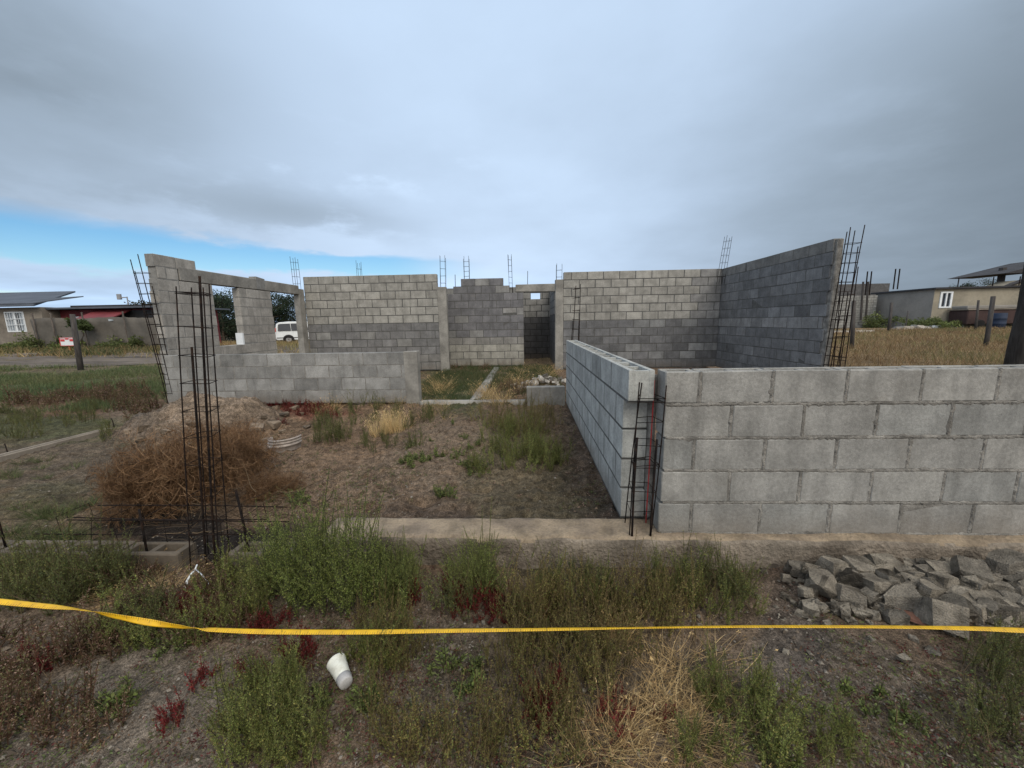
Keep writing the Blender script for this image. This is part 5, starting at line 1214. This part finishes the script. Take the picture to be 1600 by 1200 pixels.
patch('strawflat', 'flattened_straw', 'dry straw lying before the left footing blocks', 'grass', 'straw by the footing blocks', [(215, 935, 40, 14, 5), (270, 925, 20, 10, 2)], (.5, .8), 23, maxy=2.05)
# inside the courtyard
patch('green', 'leafy_weed', 'green weed in the wide patch left of the divider', 'weed', 'weeds left of the divider', [(810, 700, 55, 35, 26), (840, 720, 40, 22, 14), (770, 735, 40, 12, 6), (800, 665, 40, 16, 8)], (.55, .95), 24, miny=2.6)
patch('spike', 'spiky_weed', 'yellowish upright weed in the shaded strip along the divider', 'weed', 'upright weeds along the divider', [(810, 668, 40, 28, 22), (850, 680, 25, 40, 16), (770, 655, 24, 14, 6)], (.7, 1.25), 25, miny=2.6)
patch('dark', 'dark_weed', 'dark green weed in front of the low block wall', 'weed', 'weeds before the low block wall', [(530, 670, 50, 24, 22), (505, 690, 24, 12, 6), (620, 665, 50, 14, 10), (590, 700, 30, 10, 5), (680, 655, 30, 10, 6), (560, 640, 60, 8, 8), (640, 690, 40, 12, 5)], (.6, 1.05), 26, miny=2.6)
patch('low', 'low_weed', 'small green weed on the bare courtyard soil', 'weed', 'small weeds on the courtyard soil', [(645, 722, 26, 8, 7), (690, 718, 22, 8, 6), (735, 735, 40, 8, 6), (700, 690, 80, 30, 8), (450, 790, 40, 14, 4), (720, 770, 120, 10, 3)], (.8, 1.4), 27, miny=2.6)
patch('tan', 'straw_tuft', 'bright tan straw tuft standing before the low block wall', 'grass', 'tan straw tuft', [(600, 676, 22, 5, 4)], (1.0, 1.2), 28, tiltv=.05)
patch('straw', 'straw_tuft', 'thin dry straw among the weeds before the low block wall', 'grass', 'straw before the low wall', [(495, 640, 30, 8, 5), (655, 640, 80, 10, 10), (660, 660, 60, 14, 5), (545, 625, 40, 6, 5)], (.5, 1.0), 29, miny=2.6)
patch('red', 'red_weed', 'crimson ground plant in the band along the foot of the low block wall', 'weed', 'red band along the low wall', [(425, 630, 66, 7, 66), (480, 640, 36, 10, 22), (370, 624, 34, 4, 20), (505, 650, 20, 8, 6), (440, 662, 10, 4, 2)], (.6, 1.25), 30, miny=4.0)
patch('red', 'red_weed', 'crimson ground plant on the crest of the sand heap', 'weed', 'red plants behind the sand heap', [(300, 612, 40, 4, 10)], (1.0, 1.6), 31, miny=4.0)
patch('brown', 'brown_weed', 'reddish brown ground plant in the left lot', 'weed', 'brown plants in the left lot', [(170, 620, 80, 10, 40), (110, 630, 80, 8, 20), (215, 640, 40, 14, 12)], (1.4, 2.6), 32)
patch('straw', 'straw_tuft', 'dry straw among the grass beyond the low wall gap', 'grass', 'straw in the back courtyard', [(690, 615, 24, 8, 7), (745, 620, 30, 6, 7), (815, 600, 20, 14, 9), (845, 585, 40, 8, 9), (780, 630, 30, 6, 6)], (.8, 1.5), 33)
patch('brown', 'brown_weed', 'brown weed in the back courtyard beside the stub wall', 'weed', 'brown weeds in the back courtyard', [(790, 612, 34, 10, 14), (840, 605, 30, 8, 8), (730, 577, 60, 3, 12)], (1.0, 1.8), 34)
# left lot
patch('dark', 'dark_weed', 'dark green weed clump in the left lot beyond the lot edge footing', 'weed', 'weed clumps in the left lot', [(60, 655, 90, 14, 40), (20, 680, 40, 8, 10), (170, 682, 12, 4, 3), (180, 780, 12, 6, 3), (130, 640, 40, 8, 8)], (.5, .95), 35)
patch('grass', 'grass_tuft', 'short green grass tuft beside the left lot soil', 'grass', 'grass tufts near the left footing', [(60, 850, 80, 20, 18), (90, 800, 80, 14, 10), (60, 740, 70, 20, 8), (200, 660, 40, 10, 6)], (.5, .9), 36, miny=2.35)

# --- tumbleweed
def tumbleweed():
    r = np.random.default_rng(5); vb = VB(); c = np.array([-2.92, 3.02, .0]); g = float(hg(c[0], c[1]))
    TW = [(.21, .118, .060), (.165, .09, .046), (.25, .148, .078), (.12, .068, .038), (.34, .215, .12)]
    def branch(p, d, L, lev, rad):
        k = 5; pts = [p]; dd = d.copy()
        for i in range(k):
            dd = unit(dd + r.normal(0, .22, 3) + np.array([0, 0, .03 - .10 * (i / k) * (lev > 0)])); pts.append(pts[-1] + dd * L / k)
        col = np.array(TW[r.integers(len(TW))]) * r.uniform(.7, 1.2); 
        if lev == 0: col = col * .6
        vb.stem(np.array(pts), rad, rad * .5, col)
        if lev < 3:
            for _ in range((6, 6, 5)[lev]):
                j = r.integers(1, k + 1); nd = unit(dd + r.normal(0, .85, 3)); branch(pts[j], nd, L * r.uniform(.45, .8), lev + 1, rad * .70)
    for i in range(44):
        a = r.uniform(0, 6.28); e = r.uniform(-.05, 1.0); branch(np.array([r.normal(0, .08), r.normal(0, .08), .05]), np.array([cos(a) * cos(e), sin(a) * cos(e), sin(e)]), r.uniform(.24, .40), 0, .0047)
    for i, V in enumerate(vb.V):                # rolled into a ball
        q = V - np.array([0, 0, .10]); d = np.linalg.norm(q, axis=1, keepdims=True) + 1e-6; vb.V[i] = q / d * (.50 * np.tanh(d / .50) * .55 + .45 * np.minimum(d, .58)) + np.array([0, 0, .16])
    me = vb.mesh('tumbleweed', M['straw']); o = link('tumbleweed', me, (c[0], c[1], g)); o.scale = (1.05, .95, 1.42)
    tag(o, 'large orange brown dry tumbleweed in the middle of the tangle behind the rebar column', 'tumbleweed')
    o2 = link('tumbleweed', me, (c[0] + .62, c[1] + .1, g - .08)); o2.scale = (.52, .6, .6); o2.rotation_euler = (.2, .1, 2.2); tag(o2, 'darker smaller tumbleweed tangled to the right of the rebar column', 'tumbleweed')
    o3 = link('tumbleweed', me, (c[0] - .05, c[1] + .65, g - .05)); o3.scale = (.9, .7, 1.15); o3.rotation_euler = (.1, -.1, 4.1); tag(o3, 'low tumbleweed piled at the back against the foot of the sand heap', 'tumbleweed')
    o4 = link('tumbleweed', me, (c[0] - .22, c[1] - .12, g - .02)); o4.scale = (.85, .85, 1.1); o4.rotation_euler = (.05, -.05, 3.0); tag(o4, 'bright orange tumbleweed at the front left of the tangle, behind the flat footing cage', 'tumbleweed')
    vb = VB()
    for i in range(60):
        p = np.array([r.uniform(-.75, .55), r.uniform(-.5, .1), r.uniform(.02, .15)]); a = r.normal(.3, .7) + (pi if r.random() < .4 else 0); L = r.uniform(.15, .45); k = 6; pts = [p]; d = np.array([cos(a), sin(a) * .4, r.normal(.1, .25)])
        for j in range(k): d = unit(d + r.normal(0, .18, 3)); pts.append(pts[-1] + d * L / k)
        vb.stem(np.array(pts), .0035, .0015, np.array([(.22, .155, .09), (.13, .09, .055), (.08, .055, .035)][r.integers(3)]))
    o = link('dry_twigs', vb.mesh('dry_twigs', M['straw']), (-1.95, 2.75, .05)); tag(o, 'loose pale dry twigs spilling from the tumbleweed over the footing cage', 'twigs', kind='stuff')
tumbleweed()

# --- uncountable covers
def cover(name, n, sampler, L, Wd, pal, seed, up=.9, bend=.5, mat='straw', k=3, dscale=None):
    r = np.random.default_rng(seed); x, y, z = sampler(r, n); n = len(x); a = r.uniform(0, 6.28, n); e = r.uniform(.15, .7, n)
    D = np.stack([np.cos(a) * e, np.sin(a) * e, np.full(n, up)], 1); LL = L * r.uniform(.45, 1.3, n); d = np.hypot(x, y); W2 = Wd * r.uniform(.6, 1.3, n) * np.maximum(1, d / 7)
    nz = fbm(x * .6, y * .6, 3)[:, None]; ci = np.clip((nz[:, 0] * 1.6 - .3 + r.normal(0, .22, n)) * len(pal), 0, len(pal) - 1).astype(int)
    C = np.array(pal)[ci] * r.uniform(.7, 1.3, (n, 1)); vb = VB(); vb.blades(np.stack([x, y, z - .01], 1), D, LL, W2, C, r, bend, k)
    o = link(name, vb.mesh(name, M[mat])); tag(o, kind='stuff'); return o
def ell(u0, u1, v0, v1, thr=.45, f=1.2, pw=1.):
    def s(r, n):
        u = r.uniform(u0, u1, n); v = v0 + (v1 - v0) * r.random(n) ** pw; x, y, z = pick(u, v); k = fbm(x * f, y * f, 3) + r.normal(0, .07, n) > thr; return x[k], y[k], z[k]
    return s
def rect(x0, x1, y0, y1, thr=.4, f=1.0, pw=1.):
    def s(r, n):
        x = r.uniform(x0, x1, n); y = y0 + (y1 - y0) * r.random(n) ** pw; k = fbm(x * f, y * f, 3) + r.normal(0, .07, n) > thr; x, y = x[k], y[k]; return x, y, hg(x, y)
    return s
def field(r, n):
    y = 5 + 24 * r.random(n) ** 1.3; x = 5.75 + r.random(n) * (y * 1.35 + 4); return x, y, hg(x, y)
cover('dry_field_grass', 60000, field, .24, .006, [(.14, .092, .050), (.175, .118, .062), (.21, .15, .082), (.16, .13, .06), (.12, .112, .05)], 1)
cover('courtyard_grass', 26000, rect(-2.4, .7, 6.5, 11.6, .33), .13, .005, [(.058, .085, .03), (.072, .098, .036), (.085, .10, .042), (.13, .115, .055), (.06, .085, .032)], 2, mat='leaf')
cover('left_lot_grass', 34000, ell(-60, 262, 573, 645, .46, .7), .15, .006, [(.075, .10, .045), (.10, .13, .052), (.088, .112, .048), (.125, .13, .06)], 3, mat='leaf')
cover('roadside_grass', 16000, ell(-40, 300, 540, 556, .42, .3), .30, .008, [(.085, .09, .035), (.12, .11, .05), (.06, .08, .03), (.17, .13, .07)], 4, mat='leaf')
cover('far_dry_grass', 16000, rect(-30, -8, 15, 32, .3, .3), .30, .008, [(.20, .13, .065), (.24, .18, .09), (.15, .13, .055)], 5)
cover('dry_litter', 22000, ell(-30, 1630, 840, 1215, .50, 1.6), .045, .0022, [(.20, .15, .09), (.26, .20, .12), (.13, .09, .06), (.30, .25, .17)], 6, up=.12, bend=.2, k=2)
cover('courtyard_litter', 9000, ell(200, 960, 635, 812, .50, 1.4), .06, .0028, [(.17, .12, .075), (.22, .16, .10), (.10, .07, .05)], 7, up=.15, bend=.3, k=2)
def seedlings(name, n, samp, pal, seed, L=.013):
    r = np.random.default_rng(seed); x, y, z = samp(r, n); n = len(x); vb = VB(); k = 7
    P = np.repeat(np.stack([x, y, z], 1), k, 0) + r.normal(0, .012, (n * k, 3)) * np.array([1, 1, .5]) + np.array([0, 0, .012]); D = r.normal(0, 1, (n * k, 3)); D[:, 2] = np.abs(D[:, 2]) * .8
    C = np.repeat(np.array(pal)[r.integers(0, len(pal), n)], k, 0) * r.uniform(.7, 1.3, (n * k, 1)); vb.leaves(P, D, np.full(n * k, L) * r.uniform(.6, 1.5, n * k), np.full(n * k, L * .45), C, r)
    o = link(name, vb.mesh(name, M['leaf'])); tag(o, kind='stuff')
seedlings('ground_cover', 5200, ell(-30, 1630, 860, 1215, .52, 1.5), G2 + BR[:2] + BR[3:4] + [(.11, .03, .028)], 8)
seedlings('courtyard_seedlings', 2600, ell(220, 960, 630, 800, .54, 1.5), G2 + BR, 9, .017)

# --- trees and shrubs far off
def tree(name, label, cat, x, y, h, cr, seed, pal, dens=1., conifer=False, group=None, base=.15, cs=1.):
    r = np.random.default_rng(seed); z = gz_(x, y); root = empty(name, (x, y, z)); tag(root, label, cat, group); vb = VB(); lv = VB()
    tb = VB(); k = 7; pts = np.array([(r.normal(0, .04) * i, r.normal(0, .04) * i, h * .92 * i / k - .2) for i in range(k + 1)]); tb.stem(pts, h * .03, h * .006, np.array((.3, .3, .3)), 7); tips = []
    for i in range(int(26 * dens)):
        t = r.uniform(base, .95); p = np.array([np.interp(t * k, range(k + 1), pts[:, j]) for j in range(3)]); a = r.uniform(0, 6.28)
        L = cr * ((1.15 - t) if conifer else math.sqrt(max(.08, 1 - ((t - .55) / .52) ** 2))) * r.uniform(.6, 1.15); d = np.array([cos(a), sin(a), r.uniform(.05, .6)])
        q = [p + d * L * s + np.array([0, 0, .1 * L * s * s]) + r.normal(0, .05, 3) * s for s in np.linspace(0, 1, 5)]; tb.stem(np.array(q), h * .009, .008, np.array((.3, .3, .3)), 4); tips += [(q[j], (.45 + .2 * L) * cs) for j in (2, 3, 4)]
    for (p, s) in tips:
        n = int(60 * dens); off = unit(r.normal(0, 1, (n, 3))) * (r.random((n, 1)) ** .4) * s * np.array([.75, .75, .55]); tone = r.uniform(.65, 1.35)
        C = np.array(pal)[r.integers(0, len(pal), n)] * tone * r.uniform(.75, 1.25, (n, 1)); D = unit(off + r.normal(0, .4, (n, 3)) * s + np.array([0, 0, .1]))
        lv.leaves(p + off, D, r.uniform(.10, .22, n), r.uniform(.05, .09, n), C, r)
    link('trunk', tb.mesh('trunk', M['bark']), (0, 0, 0), root); link('crown', lv.mesh('crown', M['leaf']), (0, 0, 0), root)
DG = [(.022, .038, .024), (.03, .048, .026), (.018, .03, .02), (.04, .055, .03)]
T = 'trees behind the left doorway and window'
for (u, Y, h, cr, s, con, lab) in ((352, 33, 4.4, 2.3, 1, False, 'dark green tree at the left side of the empty window'), (370, 34.5, 4.3, 2.5, 2, False, 'dark green tree in the right half of the empty window'), (335, 38, 4.6, 2.6, 3, False, 'dark green tree mostly hidden left of the empty window'), (388, 39, 4.4, 2.6, 4, False, 'dark tree hidden behind the block pier between window and doorway'), (425, 38, 4.7, 2.6, 5, False, 'dark bushy tree at the left side of the doorway behind the van'), (446, 40, 4.9, 2.8, 6, False, 'dark bushy tree behind the roof of the white van'), (466, 41, 4.5, 2.8, 7, False, 'dark bushy tree at the right side of the doorway')):
    p = at(u, 530, Y); tree('bushy_tree', lab, 'tree', p.x, Y, h, cr, 300 + s, DG, 1.25, con, T, base=.08)
p = at(231, 530, 24.5); tree('sparse_tree', 'thin sparse tree standing behind the end of the cloth fence, left of the window wall', 'tree', p.x, 24.5, 3.5, 1.05, 320, [(.045, .05, .032), (.06, .062, .04)], .6, base=.4, cs=.6)
p = at(130, 536, 18.7); tree('small_bush', 'small bright green shrub above the leaning post before the cloth fence', 'shrub', p.x, 18.7, 1.75, .45, 321, [(.06, .085, .03), (.08, .10, .04)], .5, base=.72, cs=.28)
for (u, v, Y, h, cr, s, lab) in ((190, 537, 18.9, .5, .8, 1, 'low green shrub at the foot of the cloth fence, right half'), (70, 543, 19.3, .45, .9, 2, 'low dark shrub at the corner of the plastered house'), (120, 540, 19.0, .35, .6, 3, 'low shrub behind the small red and white sign'), (20, 545, 19.4, .35, .8, 4, 'low shrub under the barred window of the plastered house')):
    p = at(u, v, Y); tree('low_shrub', lab, 'shrub', p.x, Y, h, cr, 330 + s, G2, .55, base=.1, cs=.55)
for (u, Y, h, cr, s, lab) in ((1367, 34.6, .9, 1.3, 1, 'low green shrub at the foot of the roofless block building'), (1432, 30.2, .7, 1.0, 2, 'low green shrub at the corner of the brown side wall'), (1470, 30.4, .55, .8, 3, 'low green shrub under the small white window of the brown building')):
    p = at(u, 510, Y); tree('low_shrub', lab, 'shrub', p.x, Y, h, cr, 340 + s, G2, .6, base=.1, cs=.6)
for (u, Y, h, cr, s, lab) in ((1496, 52, 5.4, 1.2, 1, 'dark tree top showing over the roof of the brown building near its window'), (1556, 55, 5.5, 2.6, 2, 'dark tree top showing over the brown building below the canopy')):
    p = at(u, 510, Y); tree('bushy_tree', lab, 'tree', p.x, Y, h, cr, 350 + s, DG, .8)
# far line of trees along the horizon
def treeline():
    r = np.random.default_rng(404); vb = VB(); n = 26000; a = r.uniform(-1.75, 1.9, n); d = 150 + 30 * fbm(a * 9, a * 0 + 2, 3) + r.uniform(-6, 6, n); x = np.sin(a) * d; y = np.cos(a) * d
    top = 1.2 + 5.2 * np.clip(fbm(a * 26, a * 0 + 5, 4) - .30, 0, 1) * 1.6; z = hg(x, y) + top * r.random(n) ** .7
    C = np.array(DG)[r.integers(0, 4, n)] * r.uniform(.8, 1.5, (n, 1)); vb.leaves(np.stack([x, y, z], 1), r.normal(0, 1, (n, 3)), r.uniform(.5, 1.3, n), r.uniform(.4, .9, n), C, r)
    tag(link('treeline', vb.mesh('treeline', M['leaf'])), kind='stuff')
treeline()
S.view_settings.view_transform = 'Standard'; S.view_settings.look = 'None'; S.view_settings.exposure = 0.17; S.view_settings.gamma = 1.0
S.render.engine = 'CYCLES'; S.cycles.max_bounces = 5; S.cycles.diffuse_bounces = 3; S.cycles.transparent_max_bounces = 4
S.cycles.use_denoising = True
S.render.resolution_x = 1024; S.render.resolution_y = 768
